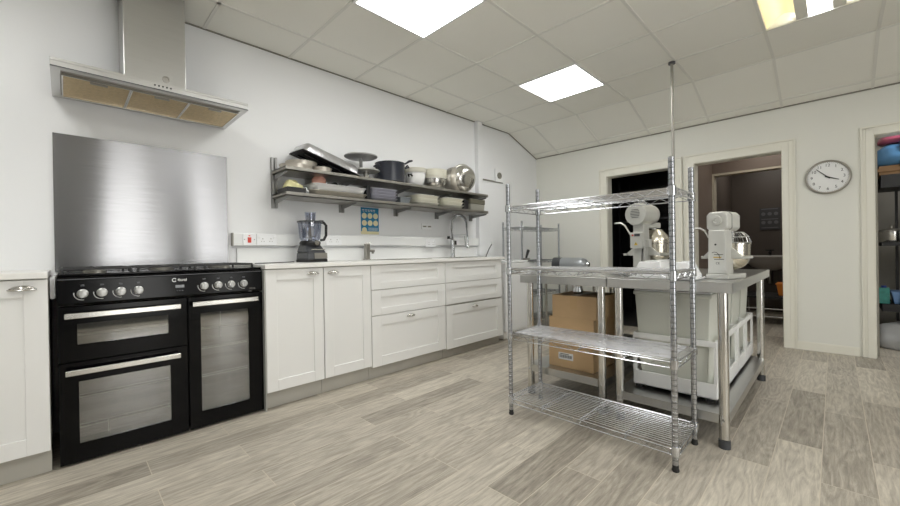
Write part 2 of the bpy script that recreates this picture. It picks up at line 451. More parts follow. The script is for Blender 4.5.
def door(x0, x1, z0, z1, wx0, wx1, wz0, wz1, hx0, hx1, hz):
    d = MB()
    for (a,b,c,e) in ((x0,wx0,z0,z1),(wx1,x1,z0,z1),(wx0,wx1,z0,wz0),(wx0,wx1,wz1,z1)): d.box(a,b,-.566,-.525,c,e)
    o = obj('oven_door', d, BLACK, ck)
    obj('door_glass', MB().box(wx0-.002, wx1+.002, -.561, -.558, wz0-.002, wz1+.002), OVENGLASS, o)
    h = MB().box(hx0, hx1, -.615, -.598, hz-.013, hz+.013)
    h.box(hx0+.01, hx0+.03, -.6, -.564, hz-.008, hz+.008).box(hx1-.03, hx1-.01, -.6, -.564, hz-.008, hz+.008)
    obj('handle', h, STEELV, o, bevel=.003)
x = -.428
door(-W2, .052, .497, .757, x+.038, x+.396, .575, .675, x-.006, x+.447, .719)
door(-W2, .052, .012, .49, x+.04, x+.402, .098, .397, x-.005, x+.442, .451)
door(.062, W2, .012, .757, x+.547, x+.802, .1, .663, x+.5, x+.846, .722)
KN = MB().lathe([(0,-.0),(.021,0),(.021,.006),(.017,.009),(.0155,.026),(.0,.028)], M=Matrix.Rotation(PI/2, 3, 'X'), n=24)
KN.box(-.004, .004, -.033, -.02, -.016, .016)
kn0 = obj('knob', KN, mat('satin knob', (176,176,174), .38, .9), ck, smooth=True)
ARC = MB()
pts = [(.031*math.cos(t), -.0005, .031*math.sin(t)) for t in [math.radians(a) for a in range(170, 290, 12)]]
ARC.tube(pts, .0014, 5)
ar0 = obj('dial_mark', ARC, WPL, kn0)
obj('dial_symbol', MB().box(-.007, .007, -.0015, 0, .035, .043), DGREY, kn0)
for i, kx in enumerate((.059,.129,.2,.27,.566,.638,.706,.776)):
    k = kn0 if i == 0 else copy_tree(kn0, ck)
    k.location = (x+kx, -.571, .82)
obj('clock_display', MB().box(x+.43, x+.47, -.573, -.570, .818, .834), mat('grey display', (120,124,128), .3), ck)
bt = MB()
for k in range(3): bt.box(x+.434+k*.012, x+.440+k*.012, -.574, -.57, .8, .806)
obj('button_row', bt, DGREY, ck)
lg = MB()
lg.tube([(x+.425+.009*math.cos(t), -.5695, .862+.009*math.sin(t)) for t in [math.radians(a) for a in range(30, 331, 20)]], .0022, 5)
obj('logo', lg, WPL, ck)
text('brand_lettering', 'flavel', .021, WPL, ck, (x+.462, -.5685, .861), rot=(PI/2-.04,0,0))
text('panel_lettering', 'milano', .012, STEELD, ck, (x+.825, -.572, .787))
# hob
obj('hob_top', MB().box(-W2, W2, -.555, -.03, .905, .914), BLACK, ck, bevel=.003)
for gx in (-.31, -.02, .29):
    g = MB(); a, b = gx-.13, gx+.13
    for y in (-.5, -.29, -.1): g.box(a, b, y-.005, y+.005, .932, .942)
    for xx in (a, gx, b): g.box(xx-.005, xx+.005, -.5, -.1, .932, .942)
    for xx in (a, b):
        for y in (-.5, -.1): g.box(xx-.006, xx+.006, y-.006, y+.006, .914, .934)
    obj('pan_support', g, IRON, ck, bevel=.002)
for bx, by, r in ((-.31,-.4,.04),(-.31,-.19,.05),(-.02,-.3,.06),(.29,-.4,.035),(.29,-.19,.045)):
    obj('burner', MB().lathe([(0,.914),(r,.914),(r,.922),(r*.8,.924),(r*.8,.929),(0,.931)], (bx,by,0), 24), STEELD, ck, smooth=True)

# splash plate
sp = obj('splashback', MB().box(-.04, .845, -.012, -.001, .917, 1.708), PLATE, bevel=.001)
tag(sp, 'brushed stainless steel splash plate on the wall behind the cooker', 'splashback')
# hood
hd = thing('cooker_hood', 'stainless steel chimney extractor hood on the wall above the cooker', 'extractor hood', (.402, 0, 1.915))
HW = .44
hm = MB()
hm.box(-HW, HW, -.5, -.005, .03, .045)
hm.box(-HW, HW, -.5, -.462, 0, .03).box(-HW, HW, -.03, -.005, 0, .03).box(-HW, -HW+.035, -.462, -.03, 0, .03).box(HW-.035, HW, -.462, -.03, 0, .03)
obj('canopy', hm, STEEL, hd, bevel=.002)
obj('glass_edge', MB().box(-HW, HW, -.503, -.5, .001, .006), DGREY, hd)
for a, b in ((-.395,-.135),(-.122,.135),(.148,.405)):
    f = obj('grease_filter', MB().box(a, b, -.41, -.06, -.002, .008), GOLD, hd)
    obj('filter_rim', MB().box(a, b, -.416, -.41, -.006, .008).box(a, b, -.06, -.054, -.006, .008).box(a-.006, a, -.416, -.054, -.006, .008).box(b, b+.006, -.416, -.054, -.006, .008), STEELV, f)
    c = (a+b)/2
    obj('filter_latch', MB().box(c-.03, c+.04, -.395, -.375, -.008, 0), STEELD, f)
obj('underside_tray', MB().box(-HW+.035, HW-.035, -.462, -.03, .01, .028), STEELD, hd)
for k in range(5):
    obj('hood_button', MB().cyl((-.037+k*.018,-.5,.024),(-.037+k*.018,-.505,.024),.0045,12), BLACKM, hd)
ch = obj('chimney', MB().box(-.147, .152, -.27, -.005, .045, HC-1.92), STEEL, hd, bevel=.002)
obj('round_badge', MB().lathe([(0,0),(.02,0),(.02,.006),(.014,.007),(.012,.003),(0,.003)], (.05,-.27,.155), 24, Matrix.Rotation(PI/2, 3, 'X')), STEELD, ch, smooth=True)

# ------------------------------------------------------------------ cabinets
def shaker(parent, nm, x0, x1, z0, z1, fr=.075, fx=None, y=-.6):
    fx = fx or fr
    g = .002
    x0 += g; x1 -= g; z0 += g; z1 -= g
    m = MB()
    m.box(x0, x0+fx, y, y+.02, z0, z1).box(x1-fx, x1, y, y+.02, z0, z1)
    m.box(x0+fx, x1-fx, y, y+.02, z0, z0+fr).box(x0+fx, x1-fx, y, y+.02, z1-fr, z1)
    m.box(x0+fx, x1-fx, y+.008, y+.018, z0+fr, z1-fr)
    return obj(nm, m, CAB, parent, bevel=.0015)
def cup(parent, x, z, y=-.6, s=1.):
    m = MB(); n = 10
    # half-dome cup handle, open below
    for i in range(n):
        a0, a1 = PI*i/n, PI*(i+1)/n
        for j in range(5):
            b0, b1 = (PI/2)*j/5, (PI/2)*(j+1)/5
            P = lambda a, b: (x - s*.042*math.cos(a)*math.cos(b), y - .024*math.sin(b)*math.sin(a)**.5 - .002 if math.sin(a) > 0 else y-.002, z + s*.019*math.sin(a)*math.cos(b) - .006)
            m.face([P(a0,b0), P(a1,b0), P(a1,b1), P(a0,b1)])
    m.box(x-s*.045, x+s*.045, y-.004, y, z-.008, z-.004)
    m.tube([(x-s*.042, y-.003, z-.007), (x-s*.02, y-.022, z-.008), (x+s*.02, y-.022, z-.008), (x+s*.042, y-.003, z-.007)], .003, 6)
    bmesh.ops.remove_doubles(m.bm, verts=m.bm.verts, dist=.0002)
    return obj('handle', m, STEELV, parent, smooth=True)
def carcass(t, x0, x1):
    obj('carcass', MB().box(x0+.001, x1-.001, -.579, -.01, .105, .901), CABIN, t)
    obj('plinth', MB().box(x0, x1, -.545, -.53, 0, .104), CABIN, t)
u = thing('base_cabinet', 'white shaker base cabinet left of the black cooker', 'cabinet', (-.355, 0, 0))
carcass(u, -.3, .3)
d = shaker(u, 'door', -.3, .3, .113, .898, .075); cup(d, .22, .862)
ul = thing('base_cabinet', 'white shaker base cabinet further left beyond the picture edge', 'cabinet', (-.955, 0, 0))
carcass(ul, -.3, .3); d = shaker(ul, 'door', -.3, .3, .113, .898, .075); cup(d, -.22, .862)
wt = obj('worktop', MB().box(-1.26, -.056, -.615, -.005, .902, .93), TOP, bevel=.003)
tag(wt, 'pale worktop over the white cabinet left of the cooker', 'worktop')
struct('trim_9', MB().box(-.052, -.034, -.5, -.005, .8, .9), WALL)
u2 = thing('base_cabinet', 'white shaker base cabinet with one door beside the cooker', 'cabinet', (1.087, 0, 0))
carcass(u2, -.195, .195); d = shaker(u2, 'door', -.195, .195, .113, .898, .07); cup(d, .12, .862)
u3 = thing('base_cabinet', 'white shaker base cabinet, second door to the right of the cooker', 'cabinet', (1.479, 0, 0))
carcass(u3, -.194, .194); d = shaker(u3, 'door', -.194, .194, .113, .898, .07); cup(d, -.12, .862)
u4 = thing('drawer_cabinet', 'wide white three drawer cabinet under the small grey tap', 'cabinet', (2.076, 0, 0))
carcass(u4, -.4, .4)
shaker(u4, 'drawer', -.4, .4, .703, .898, .055, .09); shaker(u4, 'drawer', -.4, .4, .5, .701, .055, .09)
d = shaker(u4, 'drawer', -.4, .4, .098, .498, .075, .09); cup(d, -.01, .465)
u5 = thing('drawer_cabinet', 'white three drawer cabinet at the end of the run under the tall spring tap', 'cabinet', (2.908, 0, 0))
carcass(u5, -.425, .425)
shaker(u5, 'drawer', -.425, .425, .703, .898, .055, .09); shaker(u5, 'drawer', -.425, .425, .5, .701, .055, .09)
d = shaker(u5, 'drawer', -.42, .43, .085, .487, .075, .09); cup(d, -.02, .455)
struct('trim_10', MB().box(.885, .891, -.6, -.01, 0, .89), SIDE)
wt2 = obj('worktop', MB().box(.887, 3.37, -.618, -.005, .902, .93), TOP, bevel=.003)
tag(wt2, 'long pale worktop over the doors and drawers right of the cooker', 'worktop')
# upstand and dado trunking
up = obj('upstand', MB().box(.90, 3.60, -.02, -.002, .931, 1.045), WPL, bevel=.002)
tag(up, 'low white upstand strip along the back of the long worktop', 'upstand')
tk = thing('cable_trunking', 'long white wall trunking above the long worktop', 'trunking', (2.235, 0, 1.109))
obj('trunking_body', MB().box(-1.365, 1.365, -.05, -.002, -.046, .046), WPL, tk, bevel=.004)
obj('end_cap', MB().box(-1.37, -1.364, -.052, -.002, -.048, .048), CABIN, tk)
obj('lid_line', MB().box(-1.364, 1.365, -.0515, -.05, -.033, -.031), GRID, tk)
def plate(name, x, z, w, h, lab, cat, y=-.0505, rz=0, loc=None):
    t = thing(name, lab, cat, loc or (x, y, z), rz)
    obj('face_plate', MB().box(-w/2, w/2, -.009, 0, -h/2, h/2), WPLG, t, bevel=.002)
    return t
t = plate('cooker_switch', .975, 1.109, .086, .086, 'white square switch plate with red rocker on the trunking left end', 'switch')
obj('rocker', MB().box(-.012, .012, -.014, -.009, -.024, .016), RED, t, bevel=.001)
obj('neon', MB().box(-.006, .006, -.011, -.009, .024, .032), RED, t)
obj('screw', MB().cyl((-.034,-.009,0),(-.034,-.011,0),.004,10).cyl((.034,-.009,0),(.034,-.011,0),.004,10), STEELD, t)
def dbl(x, z, lab, y=-.0505):
    t = plate('double_socket', x, z, .146, .086, lab, 'socket', y)
    for s in (-1, 1):
        obj('rocker', MB().box(s*.055-.006, s*.055+.006, -.013, -.009, .005, .022), WPL, t)
        k = obj('socket_holes', MB().box(s*.03-.003, s*.03+.003, -.0095, -.0088, .002, .010).box(s*.03-.012, s*.03-.006, -.0095, -.0088, -.016, -.011).box(s*.03+.006, s*.03+.012, -.0095, -.0088, -.016, -.011), STEELD, t)
    return t
dbl(1.10, 1.109, 'white double socket next to the red cooker switch')
dbl(1.66, 1.109, 'white double socket just right of the food processor')
dbl(2.8, 1.09, 'white double socket below the twin switch plate, left of the spring tap')
t = plate('blank_plate', 3.17, 1.112, .146, .086, 'plain white blanking plate on the trunking behind the spring tap', 'wall plate')
t = plate('twin_switch', 2.79, 1.27, .146, .07, 'white switch plate on the wall with two dark marks left of the spring tap', 'switch', y=-.002)
for s in (-1, 1): obj('rocker', MB().box(s*.035-.022, s*.035+.022, -.012, -.009, -.006, .008), STEELD, t)
t = plate('alarm_sounder', 0, 0, .17, .165, 'white square wall unit with round dark centre high in the far left corner', 'wall unit', loc=(4.07, -.013, 1.985))
obj('round_centre', MB().lathe([(0,.0),(.042,0),(.042,.01),(.03,.014),(.028,.008),(0,.008)], (0,-.009,0), 24, Matrix.Rotation(PI/2,3,'X')), STEELD, t, smooth=True)
# poster
po = thing('allergen_poster', 'blue wall poster with rows of pale yellow circles below the shelves', 'poster', (2.068, -.002, 1.3))
obj('sheet', MB().box(-.1, .1, -.002, 0, -.1, .125), BLUE, po)
obj('lower_border', MB().box(-.1, .1, -.002, 0, -.128, -.1), PALE, po)
for r in range(3):
    for c in range(3):
        if r == 2 and c: continue
        obj('printed_circle', MB().cyl((-.063+c*.063,-.002,.047-r*.068),(-.063+c*.063,-.0028,.047-r*.068),.027,24), PALE, po)
tl = MB()
for k in range(5): tl.box(-.085+k*.03, -.063+k*.03, -.003, -.002, .1, .106).box(-.08+k*.03, -.062+k*.03, -.003, -.002, .088, .092)
for k in range(3): tl.box(-.02, .085, -.003, -.002, -.07-k*.01, -.067-k*.01)
obj('printed_lines', tl, WPL, po)

# sinks and taps
def sink(x, lab):
    t = thing('inset_sink', lab, 'sink', (x, -.31, .9305))
    rim = MB().box(-.25,.25,-.2,-.18,0,.004).box(-.25,.25,.16,.2,0,.004).box(-.25,-.22,-.18,.16,0,.004).box(.22,.25,-.18,.16,0,.004)
    obj('rim', rim, STEELV, t, bevel=.001)
    obj('basin', MB().box(-.22,.22,-.18,.16,.0005,.0015), STEELD, t)
    return t
sink(2.15, 'stainless sink rim let into the worktop in front of the small grey tap')
sink(2.95, 'stainless sink rim let into the worktop in front of the spring tap')
tp = thing('mixer_tap', 'small square grey steel tap on the worktop below the poster', 'tap', (1.955, -.12, .9315))
obj('tap_body', MB().box(-.028,.028,-.026,.026,0,.008).box(-.02,.02,-.02,.02,.008,.148), STEELD, tp, bevel=.003)
obj('spout', MB().box(.02,.075,-.014,.014,.07,.092).cyl((.062,0,.07),(.062,0,.056),.012,12), STEELD, tp, bevel=.002)
obj('lever', MB().box(-.012,.045,-.008,.008,.149,.156), STEELV, tp, bevel=.002)
ta = thing('spring_tap', 'tall chrome pre-rinse tap with curved spring hose', 'tap', (3.07, -.12, .9315))
obj('tap_base', MB().cyl((0,0,0),(0,0,.012),.03,20).cyl((0,0,.012),(0,0,.19),.024,16).cyl((-.01,0,.2),(-.06,0,.215),.009,10), CHROME, ta, smooth=True)
obj('valve_knob', MB().cyl((-.06,0,.203),(-.06,0,.235),.017,14), BLACKM, ta, smooth=True)
obj('valve_knob', MB().cyl((.035,-.01,.14),(.035,-.01,.185),.014,14), BLACKM, ta, smooth=True)
arc = [(0,0,.19),(-.012,0,.3),(-.005,0,.38)]
arc += [(.115-.12*math.cos(a), 0, .38+.095*math.sin(a)) for a in [math.radians(k) for k in range(15, 176, 16)]]
arc += [(.24,0,.33),(.245,0,.25),(.25,0,.19)]
obj('hose', MB().tube(arc, .0075, 8), DGREY, ta, smooth=True)
spg = MB()
# spring coils around the hose
def along(pts, step):
    P = [Vector(p) for p in pts]; out = []; d = 0
    for a, b in zip(P, P[1:]):
        ln = (b-a).length; t = (b-a).normalized()
        while d < ln: out.append((a+t*d, t)); d += step
        d -= ln
    return out
for p, tt in along(arc[:-2], .013):
    M = tt.to_track_quat('Z', 'Y').to_matrix()
    spg.tube([p + M @ Vector((.015*math.cos(a), .015*math.sin(a), 0)) for a in [2*PI*k/8 for k in range(8)]], .0034, 5, closed=True)
obj('spring', spg, CHROME, ta, smooth=True)
obj('spray_head', MB().lathe([(0,.1),(.02,.1),(.024,.115),(.012,.14),(.014,.2),(.01,.23),(0,.23)], (.252,0,0), 16), CHROME, ta, smooth=True)
obj('support_arm', MB().cyl((.0,0,.245),(.245,0,.26),.005,8).cyl((.215,0,.12),(.2,0,.24),.004,8), CHROME, ta)

# food processor
fp = thing('food_processor', 'black and grey food processor with clear bowl on the worktop', 'food processor', (1.365, -.24, .9305), rz=.1)
obj('base', MB().frustum((-.082,.085,-.1,.08), (-.078,.08,-.09,.08), .02, .075).frustum((-.078,.08,-.09,.08), (-.062,.068,-.03,.07), .075, .135), DGREY, fp, bevel=.01, seg=3)
obj('base_foot', MB().box(-.082,.085,-.098,.08,0,.022), BLACKM, fp, bevel=.004)
obj('silver_front', MB().prism([(-.106,.026),(-.1015,.07),(-.098,.07),(-.1,.026)], 'x', -.03, .078), STEELD, fp)
bts = MB()
for k in range(5): bts.box(-.04+k*.024, -.024+k*.024, -.085, -.07, .093, .1)
obj('button_row', bts, CABIN, fp)
obj('bowl_collar', MB().lathe([(0,.13),(.075,.13),(.08,.15),(.07,.165),(0,.165)], (0,.01,0), 28), BLACKM, fp, smooth=True)
obj('bowl', MB().lathe([(.066,.165),(.078,.19),(.088,.31),(.086,.31),(.076,.192),(.062,.168)], (0,.01,0), 32), CLEAR, fp, smooth=True)
obj('blade', MB().cyl((0,.01,.165),(0,.01,.275),.016,14,.009).prism([(-.05,.185),(.05,.2),(.05,.206),(-.05,.195)], 'y', 0, .012), POT, fp)
obj('lid', MB().lathe([(0,.324),(.05,.324),(.09,.318),(.092,.31),(.088,.308),(0,.31)], (0,.01,0), 32), CLEAR, fp, smooth=True)
obj('lid_rim', MB().lathe([(.092,.308),(.095,.31),(.095,.318),(.09,.321),(.089,.31)], (0,.01,0), 32), DGREY, fp, smooth=True)
obj('feed_tube', MB().lathe([(.036,.32),(.041,.385),(.043,.388),(.038,.388),(.033,.32)], (0,.0,0), 24).lathe([(0,.325),(.03,.325),(.034,.378),(0,.378)], (0,0,0), 24), CLEAR, fp, smooth=True)
obj('handle', MB().tube([(.085,0,.315),(.115,-.005,.312),(.132,-.01,.29),(.13,-.01,.21),(.112,-.005,.175),(.085,0,.172)], .011, 10).box(.075,.105,-.018,.014,.305,.33), BLACKM, fp, smooth=True)
obj('dial', MB().cyl((-.0,-.07,.15),(-.0,-.09,.148),.02,20), STEELV, fp)
cb = obj('power_cable', MB().tube([(1.26,-.17,.935),(1.18,-.2,.934),(1.08,-.26,.934),(1.0,-.3,.934),(.93,-.3,.934)], .004, 6), BLACKM)
tag(cb, 'black power cable lying on the worktop left of the food processor', 'cable')

# ------------------------------------------------------------------ wall shelving
UR = mat('shelf upright steel', (150,150,148), .4, .8)
for i, (sx, lab) in enumerate(((1.18,'leftmost slotted steel wall rail carrying the two shelves'),(1.765,'steel wall rail behind the long silver tray'),(2.37,'steel wall rail behind the stack of lilac grey trays'),(2.935,'steel wall rail between the cream trays'),(3.5,'rightmost steel wall rail behind the olive tin'))):
    t = thing('shelf_rail', lab, 'rail', (sx, 0, 1.36), group='wall rails behind the shelves')
    top = .4 if i == 0 else .26
    obj('slotted_upright', MB().box(-.022,-.006,-.022,-.001,0,top).box(.006,.022,-.022,-.001,0,top).box(-.02,.02,-.006,-.001,0,top), UR, t)
    for z in (.258, .068):
        obj('bracket', MB().prism([(-.02,z),(-.26,z),(-.26,z-.012),(-.02,z-.04)], 'x', -.003, .003), UR, t)
for z, lab in ((1.62,'upper steel wall shelf carrying pots, bowls and cake stands'),(1.43,'lower steel wall shelf carrying trays and tins')):
    s = obj('wall_shelf', MB().box(1.16, 3.5, -.29, -.024, z, z+.008).box(1.16, 3.5, -.29, -.286, z, z+.03).box(1.16,1.164,-.286,-.024,z,z+.03).box(3.496,3.5,-.286,-.024,z,z+.03)
            .box(1.16,3.5,-.286,-.024,z+.022,z+.03), STEELD)
    tag(s, lab, 'shelf', 'steel wall shelves')
ZT, ZL = 1.6505, 1.4605
# upper shelf -----
TIN = mat('dull tin', (200,194,182), .35, .6, var=.15, scale=20)
def round_tin(r, h, lab, loc, rot=None):
    o = obj('cake_tin', MB().lathe([(0,0),(r,0),(r+.004,h),(r+.008,h),(r+.008,h+.004),(r+.001,h+.004),(r-.003,.004),(0,.004)], n=40), TIN, smooth=True)
    return tag(o, lab, 'cake tin', 'shallow cake tins on the upper shelf', loc, rot)
round_tin(.12, .03, 'shallow round tin at the bottom left of the tin pile', (1.30,-.155,ZT), (0,0,.2))
round_tin(.112, .028, 'shallow round tin at the top of the tin pile under the black tray', (1.34,-.15,ZT+.036), (.0,0,.2))
round_tin(.07, .03, 'small round tin at the right of the tin pile', (1.485,-.21,ZT))
# tilted roasting tray: black inside facing down, silver outside
rt = thing('roasting_tray', 'large black and silver roasting tray leaning upside down over the round tins', 'tray', (1.545,-.16,1.733), rot=(math.radians(3), math.radians(16), 0))
def shell(a, b, h, t, fl):
    m = MB()
    def loop(w, d, r, z, n=6):
        out = []
        for cx, cy, s in ((w-r,d-r,0),(-w+r,d-r,1),(-w+r,-d+r,2),(w-r,-d+r,3)):
            for k in range(n+1):
                an = PI/2*(s+k/n); out.append(m.bm.verts.new((cx+r*math.cos(an), cy+r*math.sin(an), z)))
        return out
    loops = [loop(a-.03,b-.03,.03,h), loop(a-.012,b-.012,.04,h*.75), loop(a,b,.045,.004), loop(a+fl,b+fl,.05,0), loop(a+fl,b+fl,.05,-t), loop(a-t,b-t,.045,-t), loop(a-.014,b-.014,.04,h*.75-t), loop(a-.032,b-.032,.03,h-t)]
    for A, B in zip(loops, loops[1:]):
        n = len(A)
        for k in range(n): m.bm.faces.new([A[k], A[(k+1)%n], B[(k+1)%n], B[k]])
    m.bm.faces.new(loops[0]); m.bm.faces.new(loops[-1][::-1])
    return m
obj('tray_shell', shell(.255,.13,.07,.003,.012), mat('hammered aluminium', (196,196,198), .28, .9, var=.2, scale=18, bump=.3, bscale=25), rt, smooth=True)
obj('tray_lining', MB().box(-.235,.235,-.112,.112,-.006,.002).box(-.262,.262,-.138,-.112,-.008,-.003).box(-.262,.262,.112,.138,-.008,-.003).box(-.262,-.235,-.112,.112,-.008,-.003).box(.235,.262,-.112,.112,-.008,-.003), BLACKM, rt, bevel=.002)
obj('tray_rib', MB().tube([(-.22,-.06,-.012),(.2,-.06,-.012)], .006, 6).tube([(-.22,.05,-.012),(.2,.05,-.012)], .006, 6), BLACK, rt)
# cake stands
cs_ = thing('cake_turntable', 'upper grey cake turntable with wide disc, standing on the lower turntable', 'cake stand', (1.875,-.17,ZT+.0845))
obj('base', MB().lathe([(0,0),(.06,0),(.06,.006),(.02,.012),(.014,.02),(.013,.1),(0,.1)]), STAND, cs_, smooth=True)
obj('disc', MB().lathe([(0,.098),(.03,.098),(.13,.104),(.145,.112),(.145,.12),(0,.122)], n=48), STAND, cs_, smooth=True)
cs2 = thing('cake_turntable', 'lower pale cake turntable standing on the upper shelf under the grey one', 'cake stand', (1.905,-.2155,ZT))
cs2.location = (1.925,-.17,ZT)
obj('disc', MB().lathe([(0,.07),(.11,.072),(.122,.078),(.122,.084),(0,.084)], n=40), mat('pale turntable', (214,214,210), .35, .4), cs2, smooth=True)
obj('foot', MB().lathe([(.0,.0),(.05,.0),(.06,.01),(.03,.02),(.024,.07),(.0,.07)], n=24), STEELV, cs2, smooth=True)
# black stock pot
pt = thing('stock_pot', 'tall dark slate stock pot on the upper shelf with upright handle', 'pot', (2.2,-.16,ZT))
obj('pot_body', MB().lathe([(0,0),(.125,0),(.135,.01),(.139,.18),(.144,.187),(.136,.187),(.131,.012),(0,.008)], n=40), POT, pt, smooth=True)
obj('handle', MB().tube([(.115,-.02,.175),(.15,-.03,.2),(.2,-.04,.235),(.235,-.045,.245)], [.008,.008,.012,.009], 8), POT, pt, smooth=True)
obj('handle', MB().tube([(.125,-.06,.15),(.165,-.075,.165),(.175,-.045,.19),(.165,-.01,.165),(.13,0,.15)], .008, 8), POT, pt, smooth=True)
obj('handle', MB().tube([(-.12,.03,.14),(-.155,.04,.15),(-.165,.0,.15),(-.155,-.04,.15),(-.12,-.03,.14)], .008, 8), POT, pt, smooth=True)
def bowl_m(r, h, th=.004, rim=.008, foot=.5, n=40):
    pr = []
    for k in range(9):
        t = k/8; pr.append((r*(foot+(1-foot)*math.sin(t*PI/2)**.8), h*(1-math.cos(t*PI/2))))
    out = [(0,0)]+pr+[(r+rim,h),(r+rim,h+.004),(r-th,h+.004)]+[(max(0,a-th), b+th*.7) for a, b in pr[::-1][1:]]+[(0,th)]
    return MB().lathe(out, n=n)
def bowl(r, h, m, lab, loc, rot=None, grp=None, **k):
    return tag(obj('mixing_bowl', bowl_m(r,h,**k), m, smooth=True), lab, 'bowl', grp, loc, rot)
WB = mat('white glazed bowl', (238,238,236), .2, var=.02)
o = bowl(.098, .125, WB, 'round white pan with black side handle next to the dark stock pot', (2.495,-.18,ZT))
obj('side_handle', MB().tube([(-.085,-.05,.09),(-.115,-.07,.1),(-.125,-.04,.1),(-.1,-.02,.09)], .009, 8), BLACKM, o, smooth=True)
bowl(.118, .04, CREAM, 'wide cream dish resting on top of the white pan', (2.50,-.16,ZT+.13), grp=None, rim=.01)
bowl(.125, .098, STEELV, 'brushed steel bowl under the nested cream bowls', (2.765,-.165,ZT))
for k in range(4):
    bowl(.13, .05, CREAM, ['lowest cream bowl of the pile in the steel bowl','second cream bowl of the pile in the steel bowl','third cream bowl of the pile in the steel bowl','top cream bowl of the pile in the steel bowl'][k], (2.765,-.165,ZT+.075+.022*k), grp='cream bowls nested in the steel bowl')
for k, (bx, by, rr, hh, lab) in enumerate(((3.12,-.165,.14,.08,'steel bowl standing on edge at the back of the leaning bowls'),(3.155,-.205,.145,.08,'middle steel bowl of those standing on edge at the shelf end'),(3.20,-.25,.158,.10,'large shiny round steel bowl on edge, frontmost on the upper shelf'))):
    o = bowl(rr, hh, [STEELD,CREAM,STEELV][k] if k != 1 else TIN, lab, (bx,by,ZT+rr-.002), (0, math.radians(-100), math.radians(38)), 'bowls standing on edge on the upper shelf', foot=.25)
    # rounded back turned toward the room
    o.rotation_euler = (math.radians(-82), 0, math.radians(-10))
# lower shelf -----
bx_ = thing('open_black_box', 'small black open crate at the left end of the lower shelf', 'box', (1.25,-.17,ZL))
obj('crate', MB().box(-.07,.07,-.1,.1,0,.006).box(-.07,.07,-.1,-.094,.006,.04).box(-.07,.07,.094,.1,.006,.04).box(-.07,-.064,-.094,.094,.006,.04).box(.064,.07,-.094,.094,.006,.04), BLACKM, bx_)
def blob(name, sx, sy, sz, m, seed=0, amp=.12):
    b = MB(); bmesh.ops.create_icosphere(b.bm, subdivisions=4, radius=1)
    random.seed(seed); ph = [random.uniform(0,6) for _ in range(6)]
    for v in b.bm.verts:
        c = v.co.copy()
        k = 1+amp*(math.sin(3*c.x+ph[0])*math.cos(4*c.y+ph[1])+.5*math.sin(7*c.z+ph[2]+3*c.x)+.35*math.sin(11*c.y+ph[3]))
        v.co = Vector((c.x*sx*k, c.y*sy*k, max(-.55, c.z)*sz*k+.55*sz*k))
    return obj(name, b, m, smooth=True)
tag(blob('food_bag', .07, .085, .065, YEL, 1), 'pale yellow bag sitting in the small black crate', 'bag', None, (1.255,-.17,ZL+.008))
tag(blob('folded_cloth', .03, .06, .035, WPL, 2, .2), 'crumpled white cloth between the black crate and the silver tray', 'cloth', None, (1.352,-.17,ZL))
ALU = mat('polished aluminium tray', (236,237,238), .28, .4, var=.05)
tr = obj('baking_tray', MB(), ALU) if False else None
def tray(name, w, d, h, m, lab, loc, cat='tray', grp=None, fl=.008):
    b = shell(w/2, d/2, h, .003, fl)
    b.xform(Matrix.Rotation(PI, 4, 'X') @ Matrix.Translation((0,0,-h)))
    return tag(obj(name, b, m, smooth=True), lab, cat, grp, loc)
tray('baking_tray', .50, .24, .035, TIN, 'lower dull tray under the long silver tray', (1.62,-.16,ZL), grp='long trays on the lower shelf')
tray('baking_tray', .48, .24, .05, ALU, 'long polished silver tray on the lower shelf with a salmon cloth on it', (1.62,-.165,ZL+.037), grp='long trays on the lower shelf')
tag(blob('rolled_cloth', .055, .05, .055, PINK, 3, .08), 'salmon pink bundle lying on the long silver tray', 'cloth', None, (1.48,-.16,ZL+.088))
tag(blob('dark_mitt', .05, .05, .03, BLACKM, 5, .15), 'small dark bundle beside the salmon one on the silver tray', 'cloth', None, (1.62,-.13,ZL+.088))
bb_ = tag(obj('black_box', MB().box(-.02,.02,-.09,.09,0,.13), BLACKM, bevel=.004), 'narrow black box between the silver tray and the lilac grey trays', 'box', None, (1.905,-.15,ZL))
for k in range(4):
    tray('plastic_tray', .27, .22, .026, LILAC, ['lowest','second lowest','second highest','topmost'][k]+' lilac grey tray in the lower shelf stack', (2.07,-.165,ZL+.027*k), grp='lilac grey trays stacked on the lower shelf')
tag(obj('small_tub', MB().frustum((-.05,.05,-.06,.06),(-.065,.065,-.075,.075),0,.055).box(-.072,.072,-.082,.082,.055,.062), mat('grey tub', (120,126,130), .35), bevel=.004), 'small grey lidded tub right of the lilac grey trays', 'tub', None, (2.315,-.17,ZL))
for k in range(3):
    tray('cream_tray', .3, .22, .03, CREAM, ['lowest','middle','top'][k]+' cream tray in the stack left of the fourth wall rail', (2.6,-.16,ZL+.034*k), grp='cream trays, left stack')
for k in range(3):
    tray('cream_tray', .3, .22, .03, CREAM, ['lowest','middle','top'][k]+' cream tray in the stack left of the olive tin', (2.965,-.16,ZL+.034*k), grp='cream trays, right stack')
tag(obj('black_box', MB().box(-.035,.035,-.09,.09,0,.11), BLACKM, bevel=.004), 'small black box between the cream trays and the olive tin', 'box', None, (3.18,-.15,ZL))
ot = thing('loaf_tin', 'olive grey rectangular tin at the right end of the lower shelf', 'tin', (3.345,-.165,ZL))
obj('tin_body', MB().frustum((-.115,.115,-.095,.095),(-.12,.12,-.1,.1),0,.07), mat('pale tin side', (170,168,158), .4, .5), ot, bevel=.004)
obj('tin_lid', MB().box(-.125,.125,-.105,.105,.071,.125), OLIVE, ot, bevel=.006)

